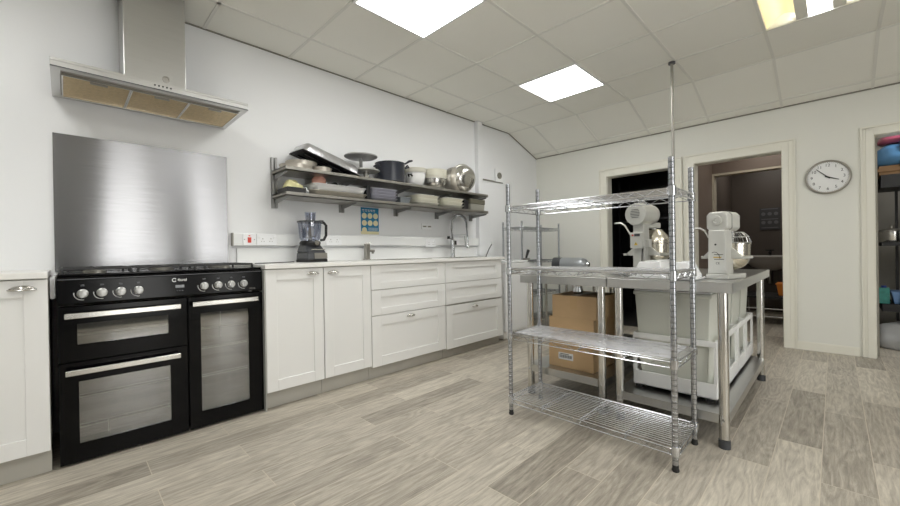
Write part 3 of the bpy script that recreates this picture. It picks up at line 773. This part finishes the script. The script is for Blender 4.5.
# ------------------------------------------------------------------ slim white appliance by the cabinets
ap = thing('slim_dishwasher', 'slim white under-counter appliance beyond the end drawers', 'appliance', (3.64, 0, 0))
obj('body', MB().box(-.24,.24,-.56,-.03,.02,.86), WPL, ap, bevel=.006)
obj('door', MB().box(-.235,.235,-.6,-.562,.1,.76), WPLG, ap, bevel=.006)
obj('control_strip', MB().box(-.235,.235,-.6,-.562,.77,.855), WPL, ap, bevel=.004)
obj('kick_panel', MB().box(-.22,.22,-.55,-.54,0,.09), CABIN, ap)
tag(obj('chopping_board', MB().box(-.2,.24,-.25,.2,0,.02), WPLG, bevel=.004), 'white chopping board lying on top of the slim white appliance', 'board', None, (3.63,-.33,.861))
bs = thing('washing_brush', 'grey handled brush with a white head leaning by the wall in the corner', 'brush', (3.74,-.2,.882))
obj('brush_handle', MB().tube([(-.22,0,.0),(-.1,.02,.14),(-.02,.04,.2)], .006, 8), DGREY, bs)
obj('brush_head', MB().lathe([(0,-.02),(.018,-.015),(.022,0),(.018,.015),(0,.02)], (-.01,.04,.21), 14), WPL, bs, smooth=True)

# ------------------------------------------------------------------ wire racks
def post_mesh(h, r=.0125):
    m = MB().cyl((0,0,.03),(0,0,h),r,14)
    z = .06
    while z < h-.01:
        m.lathe([(r,z-.0025),(r+.0012,z-.0015),(r+.0012,z+.0015),(r,z+.0025)], n=14); z += .0254
    m.lathe([(0,h),(r,h),(r-.002,h+.003),(0,h+.004)], n=14)
    return m
def wire_shelf(dx, dy, long_y=True, sp=.0215):
    """shelf centred at the origin, dx by dy, top wires at z=0"""
    m = MB(); a, b = dx/2, dy/2; c = .03
    for z in (-.004, -.03):
        m.tube([(-a,-b+c,z),(-a+c,-b,z),(a-c,-b,z),(a,-b+c,z),(a,b-c,z),(a-c,b,z),(-a+c,b,z),(-a,b-c,z)], .003, 6, closed=True)
    def zig(p, q, step=.045):
        p, q = Vector(p), Vector(q); n = max(2, int((q-p).length/step)); pts = []
        for k in range(n+1):
            v = p.lerp(q, k/n); v.z = -.004 if k % 2 else -.03; pts.append(v)
        m.tube(pts, .0018, 5)
    zig((-a,-b+c,0),(-a,b-c,0)); zig((a,-b+c,0),(a,b-c,0)); zig((-a+c,-b,0),(a-c,-b,0)); zig((-a+c,b,0),(a-c,b,0))
    n = int(dx/sp)
    for k in range(1, n):
        x = -a + dx*k/n; m.cyl((x,-b,0),(x,b,0),.002,6)
    for f in (-.25, 0, .25):
        for z in (-.005, -.022): m.cyl((-a,dy*f,z),(a,dy*f,z),.0025,6)
        zig((-a,dy*f,0),(a,dy*f,0))
    return m
rk = thing('wire_shelving_unit', 'tall four tier chrome wire shelving unit standing in front of the steel tables', 'shelving unit', (0,0,0))
px0, px1, py0, py1 = 1.905, 2.235, -2.635, -1.745
pm = None
for i, (x_, y_) in enumerate(((px0,py0),(px0,py1),(px1,py0),(px1,py1))):
    p = obj('post', post_mesh(1.395), POST, rk, smooth=True) if pm is None else pm.copy()
    if pm is not None: C.objects.link(p)
    p.location = (x_, y_, 0)
    f = obj('foot', MB().lathe([(0,0),(.013,0),(.016,.006),(.013,.016),(.0135,.03),(0,.03)], n=16), RUB, p, smooth=True)
    pm = pm or p
    for z in (1.262, .885, .492, .107):
        cl = obj('collar', MB().lathe([(.0128,-.035),(.019,-.035),(.0175,.006),(.0128,.006)], (0,0,z), 16), CHROME, p, smooth=True)
ws = None
for z in (1.262, .885, .492, .107):
    s = obj('wire_shelf', wire_shelf(px1-px0+.03, py1-py0+.03), WIRE, rk) if ws is None else ws.copy()
    if ws is not None: C.objects.link(s)
    s.location = ((px0+px1)/2, (py0+py1)/2, z); ws = ws or s
for z in (1.262, .885, .492):
    o = obj('shelf_liner', MB().box(px0+.02, px1-.02, py0+.02, py1-.02, z+.003, z+.004), LINER, rk)
# thin rod from the ceiling grid
rd = thing('hanging_rod', 'thin grey metal rod dropping from the ceiling grid behind the shelving post', 'rod', (3.70,-2.152,.835))
obj('rod', MB().cyl((0,0,0),(0,0,HC-.835-.004),.011,10), STEELD, rd, smooth=True)
obj('ceiling_flange', MB().cyl((0,0,HC-.835-.02),(0,0,HC-.835-.005),.028,16), DGREY, rd)
obj('floor_section', MB().cyl((0,0,-.835),(0,0,0),.011,10), STEELD, rd, smooth=True)
rd.location = (3.725,-2.165,.835)
# rear rack in the corner
rr = thing('wire_shelving_unit', 'small grey wire rack in the far left corner behind the white appliance', 'shelving unit', (4.35,-.33,0))
for i, (x_, y_) in enumerate(((-.44,-.14),(-.44,.14),(.44,-.14),(.44,.14))):
    p = obj('post', post_mesh(1.35, .012), POST, rr, smooth=True); p.location = (x_, y_, 0)
s0 = None
for z in (1.285, .865, .45, .12):
    s = obj('wire_shelf', wire_shelf(.91, .31, sp=.05), POST, rr) if s0 is None else s0.copy()
    if s0 is not None: C.objects.link(s)
    s.location = (0,0,z); s0 = s0 or s
tl_ = thing('black_handled_tool', 'black handled tool standing on the middle tier of the small corner rack', 'tool', (4.1,-.4,.868))
obj('grip', MB().tube([(0,0,.03),(.01,-.01,.08),(.03,-.015,.13)], [.012,.016,.02], 10), BLACKM, tl_, smooth=True)
obj('foot_block', MB().box(-.04,.04,-.03,.03,0,.03), STEELD, tl_, bevel=.003)
# steel side table with the grey cylinder
rt2 = thing('steel_side_table', 'small steel table in the far corner under the grey cylinder', 'table', (4.5,-.80,0))
obj('table_top', MB().box(-.3,.3,-.225,.26,.68,.72), STEEL, rt2, bevel=.003)
for a in (-1, 1):
    for b in (-1, 1): obj('leg', MB().cyl((a*.26,.02+b*.19,0),(a*.26,.02+b*.19,.68),.018,14), STEELV, rt2, smooth=True)
obj('lower_shelf', MB().box(-.27,.27,-.18,.22,.2,.22), STEELD, rt2)
cy = thing('grey_cylinder', 'grey metal cylinder with rounded chrome end lying behind the wire shelving', 'cylinder', (4.5,-.80,.809), rot=(0,0,math.radians(6)))
Mx = Matrix.Rotation(PI/2, 3, 'X')
obj('cylinder_body', MB().lathe([(0,-.22),(.08,-.22),(.085,-.21),(.085,.12),(.075,.17),(.05,.2),(.0,.215)], n=28, M=Mx), mat('silver grey paint', (160,164,168), .3, .5), cy, smooth=True)
obj('end_band', MB().lathe([(.0855,-.225),(.088,-.225),(.088,-.12),(.0855,-.12)], n=28, M=Mx), DGREY, cy, smooth=True)
obj('nose', MB().lathe([(.03,.195),(.036,.2),(.03,.225),(0,.235)], n=20, M=Mx), CHROME, cy, smooth=True)

# ------------------------------------------------------------------ steel tables
def table(lab, y0, y1, zs, x0=2.25, x1=3.69, ztop=.822):
    t = thing('steel_prep_table', lab, 'table', ((x0+x1)/2, (y0+y1)/2, 0))
    a = (x1-x0)/2; b = (y1-y0)/2
    m = MB().box(-a,a,-b,b,ztop-.004,ztop).box(-a,a,-b,-b+.004,ztop-.052,ztop-.004).box(-a,a,b-.004,b,ztop-.052,ztop-.004).box(-a,-a+.004,-b+.004,b-.004,ztop-.052,ztop-.004).box(a-.004,a,-b+.004,b-.004,ztop-.052,ztop-.004)
    obj('table_top', m, STEEL, t, bevel=.0015)
    for sx in (-1, 1):
        for sy in (-1, 1):
            lx, ly = sx*(a-.045), sy*(b-.05)
            g = obj('leg', MB().cyl((lx,ly,.045),(lx,ly,ztop-.01),.0225,18), STEELV, t, smooth=True)
            obj('levelling_foot', MB().cyl((lx,ly,0),(lx,ly,.04),.026,16).cyl((lx,ly,.04),(lx,ly,.05),.018,12), DGREY, g, smooth=True)
            obj('set_screw', MB().cyl((lx-.022,ly,zs-.03),(lx-.034,ly,zs-.03),.006,8), CHROME, g)
    m = MB().box(-a+.03,a-.03,-b+.035,b-.035,zs-.004,zs)
    m.box(-a+.025,-a+.03,-b+.07,b-.07,zs-.046,zs).box(a-.03,a-.025,-b+.07,b-.07,zs-.046,zs)
    m.box(-a+.065,a-.065,-b+.03,-b+.035,zs-.046,zs).box(-a+.065,a-.065,b-.035,b-.03,zs-.046,zs)
    obj('under_shelf', m, STEEL, t)
    return t
table('stainless steel table with cardboard boxes on its lower shelf', -2.19, -1.585, .205)
table('stainless steel table with pale bins on its lower shelf and mixers on top', -2.80, -2.195, .168)
# cardboard boxes
def carton(lab, x0, x1, y0, y1, z0, z1, label=False, tape=True):
    t = thing('cardboard_box', lab, 'box', ((x0+x1)/2, (y0+y1)/2, z0), group='cardboard boxes stacked under the left table')
    a, b, h = (x1-x0)/2, (y1-y0)/2, z1-z0
    obj('carton', MB().box(-a,a,-b,b,0,h), CARD, t, bevel=.002)
    if tape: obj('tape', MB().box(-a-.0006,a+.0006,-.025,.025,h-.002,h+.0006).box(-a-.0006,-a+.01,-.025,.025,h*.4,h-.002), TAPE, t)
    if label:
        l_ = obj('shipping_label', MB().box(-a-.001,-a,-.02,.085,.055,.1), WPL, t)
        c = MB(); y = -.012; k = 0
        while y < .075:
            w_ = .0015+.0015*(k*7 % 3); c.box(-a-.0014,-a-.001,y,y+w_,.066,.086); y += w_+.002+.001*(k*5 % 2); k += 1
        c.box(-a-.0014,-a-.001,.01,.075,.09,.094)
        obj('barcode', c, INK, l_)
    return t
carton('bottom cardboard box with a white barcode label under the left table', 2.35, 2.68, -2.06, -1.745, .2055, .392, label=True, tape=False)
carton('middle cardboard box of the stack under the left table', 2.35, 2.68, -2.065, -1.75, .3925, .543, tape=False)
carton('top cardboard box with a strip of tape under the left table', 2.35, 2.68, -2.085, -1.775, .5435, .69)
jg = thing('small_steel_jug', 'small dark and chrome gadget standing on the top cardboard box', 'jug', (2.50,-1.89,.691))
obj('jug_body', MB().lathe([(0,0),(.03,0),(.034,.02),(.024,.045),(.026,.055),(.022,.055),(.02,.045),(0,.01)], n=20), CHROME, jg, smooth=True)
obj('jug_handle', MB().tube([(.026,0,.05),(.05,0,.045),(.05,0,.02),(.032,0,.015)], .004, 8), BLACKM, jg, smooth=True)
# bins in frames
def frame_unit():
    t = thing('bin_frame', '', 'frame')
    a, b, h = .155, .21, .325   # x half, y half, height
    m = MB()
    m.box(-a,a,-b,b,.018,.026)
    for (z0, z1) in ((.018,.1), (h-.032,h)):
        m.box(-a,-a+.012,-b,b,z0,z1).box(a-.012,a,-b,b,z0,z1).box(-a+.012,a-.012,-b,-b+.012,z0,z1).box(-a+.012,a-.012,b-.012,b,z0,z1)
    obj('frame_body', m, WPL, t, bevel=.003)
    for sx in (-1, 1):
        for sy in (-1, 1):
            o = obj('upright', MB().box(-.0,.036,-.0,.012,.1,h-.032) , WPL, t)
            o.location = (-a if sx < 0 else a-.036, -b if sy < 0 else b-.012, 0)
            obj('foot', MB().box(-.02,.02,-.02,.02,0,.018), RUB, t).location = (sx*(a-.03), sy*(b-.03), 0)
    return t
def bin_unit():
    t = thing('ingredient_bin', '', 'bin')
    m = MB()
    B = (-.115,.115,-.165,.165); T = (-.14,.14,-.192,.192)
    def lp(r, z): return [m.bm.verts.new(p) for p in ((r[0],r[2],z),(r[1],r[2],z),(r[1],r[3],z),(r[0],r[3],z))]
    s = lambda r, d: (r[0]+d, r[1]-d, r[2]+d, r[3]-d)
    loops = [lp(B,0), lp(T,.525), lp(s(T,-.008),.525), lp(s(T,-.008),.545), lp(s(T,.004),.545), lp(s(B,.005),.006)]
    for A, Q in zip(loops, loops[1:]):
        for k in range(4): m.bm.faces.new([A[k],A[(k+1)%4],Q[(k+1)%4],Q[k]])
    m.bm.faces.new(loops[0][::-1]); m.bm.faces.new(loops[-1])
    obj('bin_body', m, BIN, t, bevel=.012, seg=3)
    obj('bin_lid', MB().box(-.143,.143,-.195,.195,.546,.556), WPL, t, bevel=.004)
    return t
f0, b0 = frame_unit(), bin_unit()
nth = ['front','second','third','rearmost']
for k in range(4):
    f = f0 if k == 0 else copy_tree(f0); b = b0 if k == 0 else copy_tree(b0)
    f.location = (2.565+.322*k, -2.49, .1685); b.location = (2.565+.322*k, -2.482, .1955)
    f['label'] = nth[k]+' white slotted plastic frame holding a bin on the lower shelf of the right table'
    b['label'] = nth[k]+' pale grey tapered plastic bin under the table with the mixers'
    f['group'] = 'white bin frames in a row'; b['group'] = 'pale bins in a row'
# white tubs on the table
def tub(lab, loc, w, d, rz=0):
    t = thing('white_tub', lab, 'tub', loc, rz, group='upturned white tubs on the right table')
    a, b = w/2, d/2
    obj('tub_shell', MB().frustum((-a,a,-b,b),(-a+.04,a-.05,-b+.025,b-.03),.012,.095).box(-a-.012,a+.012,-b-.012,b+.012,0,.012), WPLG, t, bevel=.012, seg=3)
    obj('tub_recess', MB().box(-a+.07,a-.08,-b+.045,b-.05,.094,.099), WPL, t, bevel=.003)
tub('upturned glossy white tub on the table in front of the left mixer', (2.54,-2.385,.8225), .44, .165, .03)
tub('upturned glossy white tub on the table beside the column of the right mixer', (2.38,-2.568,.8225), .2, .12, -.03)

# ------------------------------------------------------------------ mixers
SILV = mat('mixer bowl steel', (214,208,192), .22, .9, var=.05)
def octo(cx, cz, w, h, c): return [(cx-w+c,cz-h),(cx+w-c,cz-h),(cx+w,cz-h+c),(cx+w,cz+h-c),(cx+w-c,cz+h),(cx-w+c,cz+h),(cx-w,cz+h-c),(cx-w,cz-h+c)]
def mixer_bowl(t, cy, r, z0, z1):
    h = z1-z0
    obj('bowl', MB().lathe([(0,z0)]+[(r*math.sin(a), z0+ h*.55*(1-math.cos(a))) for a in [PI/2*k/7 for k in range(1,8)]]+[(r,z1),(r+.006,z1),(r+.006,z1+.005),(r-.004,z1+.003),(r-.004,z0+h*.55),(0,z0+.01)], (0,cy,0), 32), SILV, t, smooth=True)
m2 = thing('stand_mixer', 'right hand grey bench mixer with angular head, nearest the table corner', 'mixer', (2.567,-2.727,.8225), math.radians(77))
obj('foot', MB().box(-.055,-.025,-.09,.06,0,.028).box(.025,.055,-.09,.06,0,.028).box(-.055,.055,.05,.12,0,.028), MIXP, m2, bevel=.005)
obj('column', MB().frustum((-.044,.044,.035,.12),(-.04,.04,.045,.12),.028,.262), MIXP, m2, bevel=.004)
obj('head', MB().prism(octo(0,.308,.05,.052,.018), 'y', -.035, .118), MIXP, m2, bevel=.006)
obj('head_trim', MB().prism(octo(0,.308,.052,.054,.018), 'y', .06, .068), mat('mixer seam', (150,150,145), .5), m2)
obj('rear_disc', MB().lathe([(0,0),(.028,0),(.026,.01),(.012,.012),(.01,.006),(0,.006)], (0,.118,.312), 28, Matrix.Rotation(-PI/2,3,'X')), MIXP, m2, smooth=True)
obj('drive_shaft', MB().cyl((0,-.055,.13),(0,-.055,.26),.012,14), STEELV, m2)
mixer_bowl(m2, -.055, .082, .045, .185)
gd = MB()
for rr_, zz in ((.088,.195),(.078,.225),(.055,.25)): gd.tube([(rr_*math.cos(a), -.055+rr_*math.sin(a), zz) for a in [2*PI*k/28 for k in range(28)]], .002, 5, closed=True)
for k in range(22):
    a = 2*PI*k/22; gd.tube([(r_*math.cos(a), -.055+r_*math.sin(a), z_) for r_, z_ in ((.088,.195),(.078,.225),(.055,.25))], .0015, 4)
obj('wire_guard', gd, CHROME, m2)
obj('bowl_cradle', MB().box(-.098,-.086,-.06,.07,.108,.122).box(.089,.1,-.07,.07,.108,.122).box(-.098,.105,.035,.06,.108,.122)
    .prism([(.04,.11),(.105,.11),(.04,.175)], 'y', .05, .06).prism([(-.04,.11),(-.105,.11),(-.04,.175)], 'y', .05, .06), MIXP, m2, bevel=.002)
obj('lift_lever', MB().tube([(.03,.07,.225),(.062,.07,.228),(.078,.07,.262),(.105,.065,.278),(.15,.065,.282)], .005, 8), MIXP, m2, smooth=True)
obj('hole', MB().cyl((.005,.1195,.185),(.005,.1215,.185),.005,12), INK, m2)
lb = MB().box(-.03,.012,.1195,.1212,.13,.133).box(-.034,.012,.1195,.1212,.105,.108).tube([(.025*math.cos(a)+.01,.1205,.11+.035*math.sin(a)) for a in [math.radians(k) for k in range(60,190,12)]], .0015, 5)
obj('printed_emblem', lb, INK, m2)
text('side_lettering', 'CE', .016, INK, m2, (-.005,.121,.085), rot=(PI/2,0,PI))
obj('yellow_print', MB().box(-.022,.016,.1195,.1208,.114,.12), mat('ochre print', (190,160,70), .5), m2)

m1 = thing('stand_mixer', 'left hand grey bench mixer with round finned motor, seen against the black doorway', 'mixer', (3.03,-2.175,.8225), math.radians(80))
obj('foot', MB().box(-.07,-.03,-.22,.1,0,.035).box(.03,.07,-.22,.1,0,.035).box(-.07,.07,.06,.15,0,.035), MIXP, m1, bevel=.005)
obj('column', MB().frustum((-.045,.045,.05,.13),(-.04,.04,.06,.13),.035,.345), MIXP, m1, bevel=.005)
obj('motor', MB().lathe([(0,-.05),(.06,-.05),(.074,-.03),(.077,0),(.08,.01),(.081,.15),(.075,.17),(0,.172)], (0,0,.415), 36, Matrix.Rotation(-PI/2,3,'X')), MIXP, m1, smooth=True)
vt = MB()
for k in range(6):
    w_ = .034*math.sqrt(max(.1, 1-((k-2.5)/3.6)**2)); vt.box(-w_, w_, .171, .1735, .39+k*.011, .394+k*.011)
obj('motor_vents', vt, DGREY, m1)
obj('motor_neck', MB().box(-.035,.035,-.12,.12,.32,.36), MIXP, m1, bevel=.006)
sb = obj('switch_box', MB().box(-.043,.043,.131,.165,.175,.285), MIXP, m1, bevel=.003)
obj('controls', MB().box(-.03,.01,.165,.168,.258,.276), DGREY, sb)
obj('red_button', MB().cyl((.022,.165,.266),(.022,.172,.266),.006,12), RED, sb)
tri = MB().prism([(-.014,.195),(.014,.195),(0,.22)], 'y', .1652, .1662)
tr_ = obj('warning_triangle', tri, mat('warning yellow', (222,186,60), .5), sb)
obj('warning_mark', MB().box(-.0015,.0015,.1662,.1668,.203,.212), INK, tr_)
obj('side_junction', MB().box(-.075,-.043,.09,.12,.18,.235), MIXP, m1, bevel=.003)
obj('drive_shaft', MB().cyl((0,-.09,.12),(0,-.09,.33),.015,14), STEELV, m1)
mixer_bowl(m1, -.09, .105, .06, .2)
obj('bowl_guard', MB().lathe([(.106,.208),(.108,.225),(.085,.27),(.05,.31),(.045,.31),(.08,.268),(.1,.225),(.1,.208)], (0,-.09,0), 32), SILV, m1, smooth=True)
obj('bowl_cradle', MB().box(-.135,-.108,-.11,.1,.12,.136).box(.108,.135,-.11,.1,.12,.136).box(-.135,.135,.05,.08,.12,.136)
    .prism([(.04,.122),(.135,.122),(.04,.2)], 'y', .07, .082).prism([(-.04,.122),(-.135,.122),(-.04,.2)], 'y', .07, .082), MIXP, m1, bevel=.002)
obj('lift_lever', MB().tube([(.04,.1,.26),(.07,.1,.265),(.12,.1,.345),(.15,.1,.365),(.2,.1,.365)], .006, 8), MIXP, m1, smooth=True)
obj('mains_lead', MB().tube([(-.03,.135,.17),(-.032,.145,.12),(-.028,.14,.05)], .004, 6), BLACKM, m1)

# ------------------------------------------------------------------ clock
ckk = thing('wall_clock', 'round white wall clock with grey rim between the two right hand doorways', 'clock', (L-.001, -3.105, 1.625), -PI/2)
MF = Matrix.Rotation(PI/2, 3, 'X')
obj('clock_rim', MB().lathe([(.138,0),(.152,0),(.157,.012),(.154,.026),(.147,.03),(.14,.026),(.138,.01)], n=64, M=MF), mat('dull silver rim', (172,168,158), .3, .7), ckk, smooth=True)
obj('dial', MB().lathe([(0,.004),(.139,.004),(.139,.01),(0,.01)], n=64, M=MF), WPL, ckk)
for k in range(1, 13):
    a = math.radians(30*k)
    text('numeral', str(k), .036, INK, ckk, (.108*math.sin(a), -.0105, .108*math.cos(a)))
tk_ = MB()
for k in range(60):
    a = 2*PI*k/60; r0 = .13 if k % 5 == 0 else .132
    tk_.tube([(r0*math.sin(a), -.0105, r0*math.cos(a)), (.136*math.sin(a), -.0105, .136*math.cos(a))], .0008 if k % 5 else .0014, 4)
obj('minute_marks', tk_, INK, ckk)
def hand(deg, ln, w_, y):
    a = math.radians(deg); d = Vector((math.sin(a),0,math.cos(a))); n_ = Vector((math.cos(a),0,-math.sin(a)))
    m = MB(); o = Vector((0,y,0)); e = Vector((0,-.0015,0))
    p = [o-d*.02-n_*w_, o-d*.02+n_*w_, o+d*ln+n_*w_*.5, o+d*ln-n_*w_*.5]
    A = [m.bm.verts.new(v) for v in p]; B = [m.bm.verts.new(v+e) for v in p]
    m.bm.faces.new(A); m.bm.faces.new(B[::-1])
    for i in range(4): m.bm.faces.new([A[i],A[(i+1)%4],B[(i+1)%4],B[i]])
    return m
obj('hour_hand', hand(113, .08, .006, -.015), INK, ckk)
obj('minute_hand', hand(316, .11, .0046, -.018), INK, ckk)
obj('hand_boss', MB().cyl((0,-.01,0),(0,-.022,0),.007,16), INK, ckk)

# ------------------------------------------------------------------ things beyond the doors
# washroom basin
bs_ = thing('wash_basin', 'grey wall-hung basin in the dim room beyond the middle doorway', 'basin', (7.597,-2.45,.64), -PI/2)
m = MB(); n = 24; prof = [(0,0),(.09,.0),(.2,.05),(.29,.14),(.31,.19),(.32,.2),(.3,.205),(.26,.15),(.1,.06),(0,.05)]
m.lathe(prof, (0,-.33,0), 32); m.xform(Matrix.Diagonal((1,.62,1,1))); 
obj('bowl', m, mat('dim white ceramic', (196,194,190), .2), bs_, smooth=True)
obj('back_ledge', MB().box(-.3,.3,-.06,-.002,.15,.22), MATS['dim white ceramic'], bs_, bevel=.01)
obj('tap', MB().cyl((0,-.04,.22),(0,-.04,.3),.018,14).tube([(0,-.04,.27),(0,-.1,.28),(0,-.13,.26)], .012, 8).box(-.05,.05,-.05,-.03,.29,.305), BLACKM, bs_, smooth=True)
obj('waste_pipe', MB().cyl((0,-.12,0),(0,-.12,-.2),.03,14), STEELD, bs_, smooth=True)
ps = thing('wall_chart', 'dark wall chart with two rows of pale shapes above the dim basin', 'poster', (7.598,-2.45,1.42), -PI/2)
obj('chart_board', MB().box(-.12,.12,-.012,0,-.17,.16), mat('slate chart', (60,60,62), .5), ps)
for r in range(2):
    for c in range(3): obj('chart_mark', MB().cyl((-.075+c*.075,-.012,.07-r*.13),(-.075+c*.075,-.015,.07-r*.13),.026,14), mat('chart grey', (98,99,102), .5), ps)
for z in (.145,-.01,-.14): obj('chart_line', MB().box(-.1,.1,-.014,-.012,z-.006,z+.006), mat('chart grey', (98,99,102), .5), ps)
ob = thing('orange_crate', 'orange plastic crate low down beyond the middle doorway', 'crate', (6.6,-2.75,.36))
obj('crate_body', MB().frustum((-.12,.12,-.14,.12),(-.14,.14,-.17,.14),0,.14).box(-.15,.15,-.18,.15,.14,.155), ORANGE, ob, bevel=.004)
sk = thing('low_black_rack', 'low black rack under the orange crate beyond the middle doorway', 'rack', (6.6,-2.5,0))
obj('rack_top', MB().box(-.3,.3,-.3,.25,.335,.358), BLACKM, sk)
for a in (-1,1):
    for b in (-1,1): obj('leg', MB().cyl((a*.28,-.02+b*.25,0),(a*.28,-.02+b*.25,.335),.014,10), CHROME, sk)
obj('rail', MB().cyl((-.28,-.27,.2),(-.28,.23,.2),.008,8).cyl((-.28,-.27,.1),(-.28,.23,.1),.008,8), CHROME, sk)
# dark store shelving
ds = thing('dark_store_shelf', 'dark shelving barely visible in the black doorway', 'shelving unit', (6.1,-1.35,0))
for z in (.4,.9,1.4,1.85): obj('shelf', MB().box(-.2,.2,-.5,.5,z,z+.025), BLACKM, ds)
for a in (-1,1):
    for b in (-1,1): obj('upright', MB().box(a*.19-.012,a*.19+.012,b*.49-.012,b*.49+.012,0,2.0), BLACKM, ds)
# pantry shelving with contents
pn = thing('pantry_shelving', 'black pantry shelving seen through the right hand doorway', 'shelving unit', (5.72,-3.9,0))
for z, th in ((.36,.07),(.98,.035),(1.53,.12)): obj('shelf', MB().box(-.25,.25,-.5,.44,z,z+th), BLACKM, pn)
for b in (-.49, .30): obj('upright', MB().box(-.245,-.215,b-.0,b+.02,0,1.95).box(.215,.245,b,b+.02,0,1.95), BLACKM, pn)
tag(obj('cardboard_stack', MB().box(-.18,.18,-.3,.19,0,.028).box(-.185,.17,-.29,.2,.03,.058).box(-.17,.185,-.3,.19,.06,.085), mat('dark cardboard', (120,90,58), .8)), 'flat brown cardboard sheets on the top pantry shelf', 'cardboard', None, (5.66,-3.64,1.651))
tag(blob('blue_bag', .2, .2, .15, mat('blue plastic bag', (70,120,165), .3, var=.2), 11, .05), 'blue plastic bag on the cardboard sheets at the top of the pantry', 'bag', None, (5.66,-3.62,1.738))
tag(blob('pink_bag', .15, .18, .06, mat('dark pink bag', (140,62,84), .4, var=.3), 12, .06), 'dark pink bag lying over the blue one at the top of the pantry', 'bag', None, (5.66,-3.62,1.955))
pp = thing('saucepan', 'pale lidded saucepan on the middle pantry shelf', 'saucepan', (5.6,-3.53,1.0155))
obj('pan_body', MB().lathe([(0,0),(.085,0),(.09,.01),(.09,.1),(.095,.105),(0,.105)], n=28), STEELV, pp, smooth=True)
obj('pan_lid', MB().lathe([(.094,.106),(.09,.115),(.04,.13),(0,.132)], n=28).cyl((0,0,.13),(0,0,.155),.014,12), STEELD, pp, smooth=True)
tag(obj('blue_tub', MB().frustum((-.1,.1,-.13,.13),(-.12,.12,-.15,.15),0,.11).box(-.125,.125,-.155,.155,.11,.118), mat('pale blue plastic', (110,150,200), .4), bevel=.006), 'pale blue plastic tub on the low pantry shelf', 'tub', None, (5.62,-3.67,.431))
bt_ = thing('green_bottle', 'green and blue printed carton beside the pale blue tub in the pantry', 'carton', (5.55,-3.475,.4305))
obj('carton_body', MB().box(-.04,.04,-.035,.035,0,.15), mat('teal print', (54,140,130), .4, var=.6, scale=25), bt_, bevel=.004)
obj('carton_cap', MB().cyl((0,0,.15),(0,0,.17),.018,12), mat('deep blue print', (40,60,140), .4), bt_)
bt_.name = 'drink_carton'
tag(blob('white_sack', .17, .22, .17, mat('pale grey sack', (196,198,200), .5, var=.1), 13, .08), 'pale white sack on the pantry floor under the lowest shelf', 'sack', None, (5.6,-3.64,.0))

# ------------------------------------------------------------------ lights
def area(name, loc, rot, sx, sy, power, col=(1,1,1)):
    l = bpy.data.lights.new(name, 'AREA'); l.shape = 'RECTANGLE'; l.size = sx; l.size_y = sy; l.energy = power; l.color = col
    o = bpy.data.objects.new(name, l); C.objects.link(o); o.location = loc; o.rotation_euler = rot; return o
area('washroom_lamp', (6.9,-2.5,2.35), (0,0,0), .4, .4, 3.2, (1,.93,.84))
area('lobby_lamp', (5.6,-2.6,2.35), (0,0,0), .3, .3, 2.2, (1,.93,.84))
area('pantry_lamp', (5.35,-3.9,2.35), (0,0,0), .4, .4, 5)
w = bpy.data.worlds.new('world'); bpy.context.scene.world = w; w.use_nodes = True
w.node_tree.nodes['Background'].inputs[0].default_value = (.8,.85,.9,1); w.node_tree.nodes['Background'].inputs[1].default_value = .4

# ------------------------------------------------------------------ camera
F_, YAW, PIT, ROL = 384.961, .7849, -.0032, -.0165
YAW = YAW_ = .78488; 
cam = bpy.data.cameras.new('camera'); co = bpy.data.objects.new('camera', cam); C.objects.link(co)
cam.sensor_fit = 'HORIZONTAL'; cam.sensor_width = 36; cam.lens = F_*36/900; cam.clip_start = .05
f = Vector((math.cos(PIT)*math.cos(YAW), math.cos(PIT)*math.sin(YAW), math.sin(PIT)))
r = Vector((math.sin(YAW), -math.cos(YAW), 0)); u = r.cross(f)
c, s = math.cos(ROL), math.sin(ROL)
R_, U_ = c*r+s*u, -s*r+c*u
M = Matrix((( R_.x,U_.x,-f.x,0),(R_.y,U_.y,-f.y,-3.1436),(R_.z,U_.z,-f.z,.9926),(0,0,0,1)))
co.matrix_world = M
bpy.context.scene.camera = co
sc = bpy.context.scene
sc.view_settings.view_transform = 'Standard'; sc.view_settings.look = 'None'; sc.view_settings.exposure = .76; sc.view_settings.gamma = 1.08
sc.cycles.use_denoising = True
sc.cycles.max_bounces = 10; sc.cycles.diffuse_bounces = 5; sc.cycles.transparent_max_bounces = 16
sc.cycles.sample_clamp_indirect = 6
sc.cycles.caustics_reflective = False; sc.cycles.caustics_refractive = False
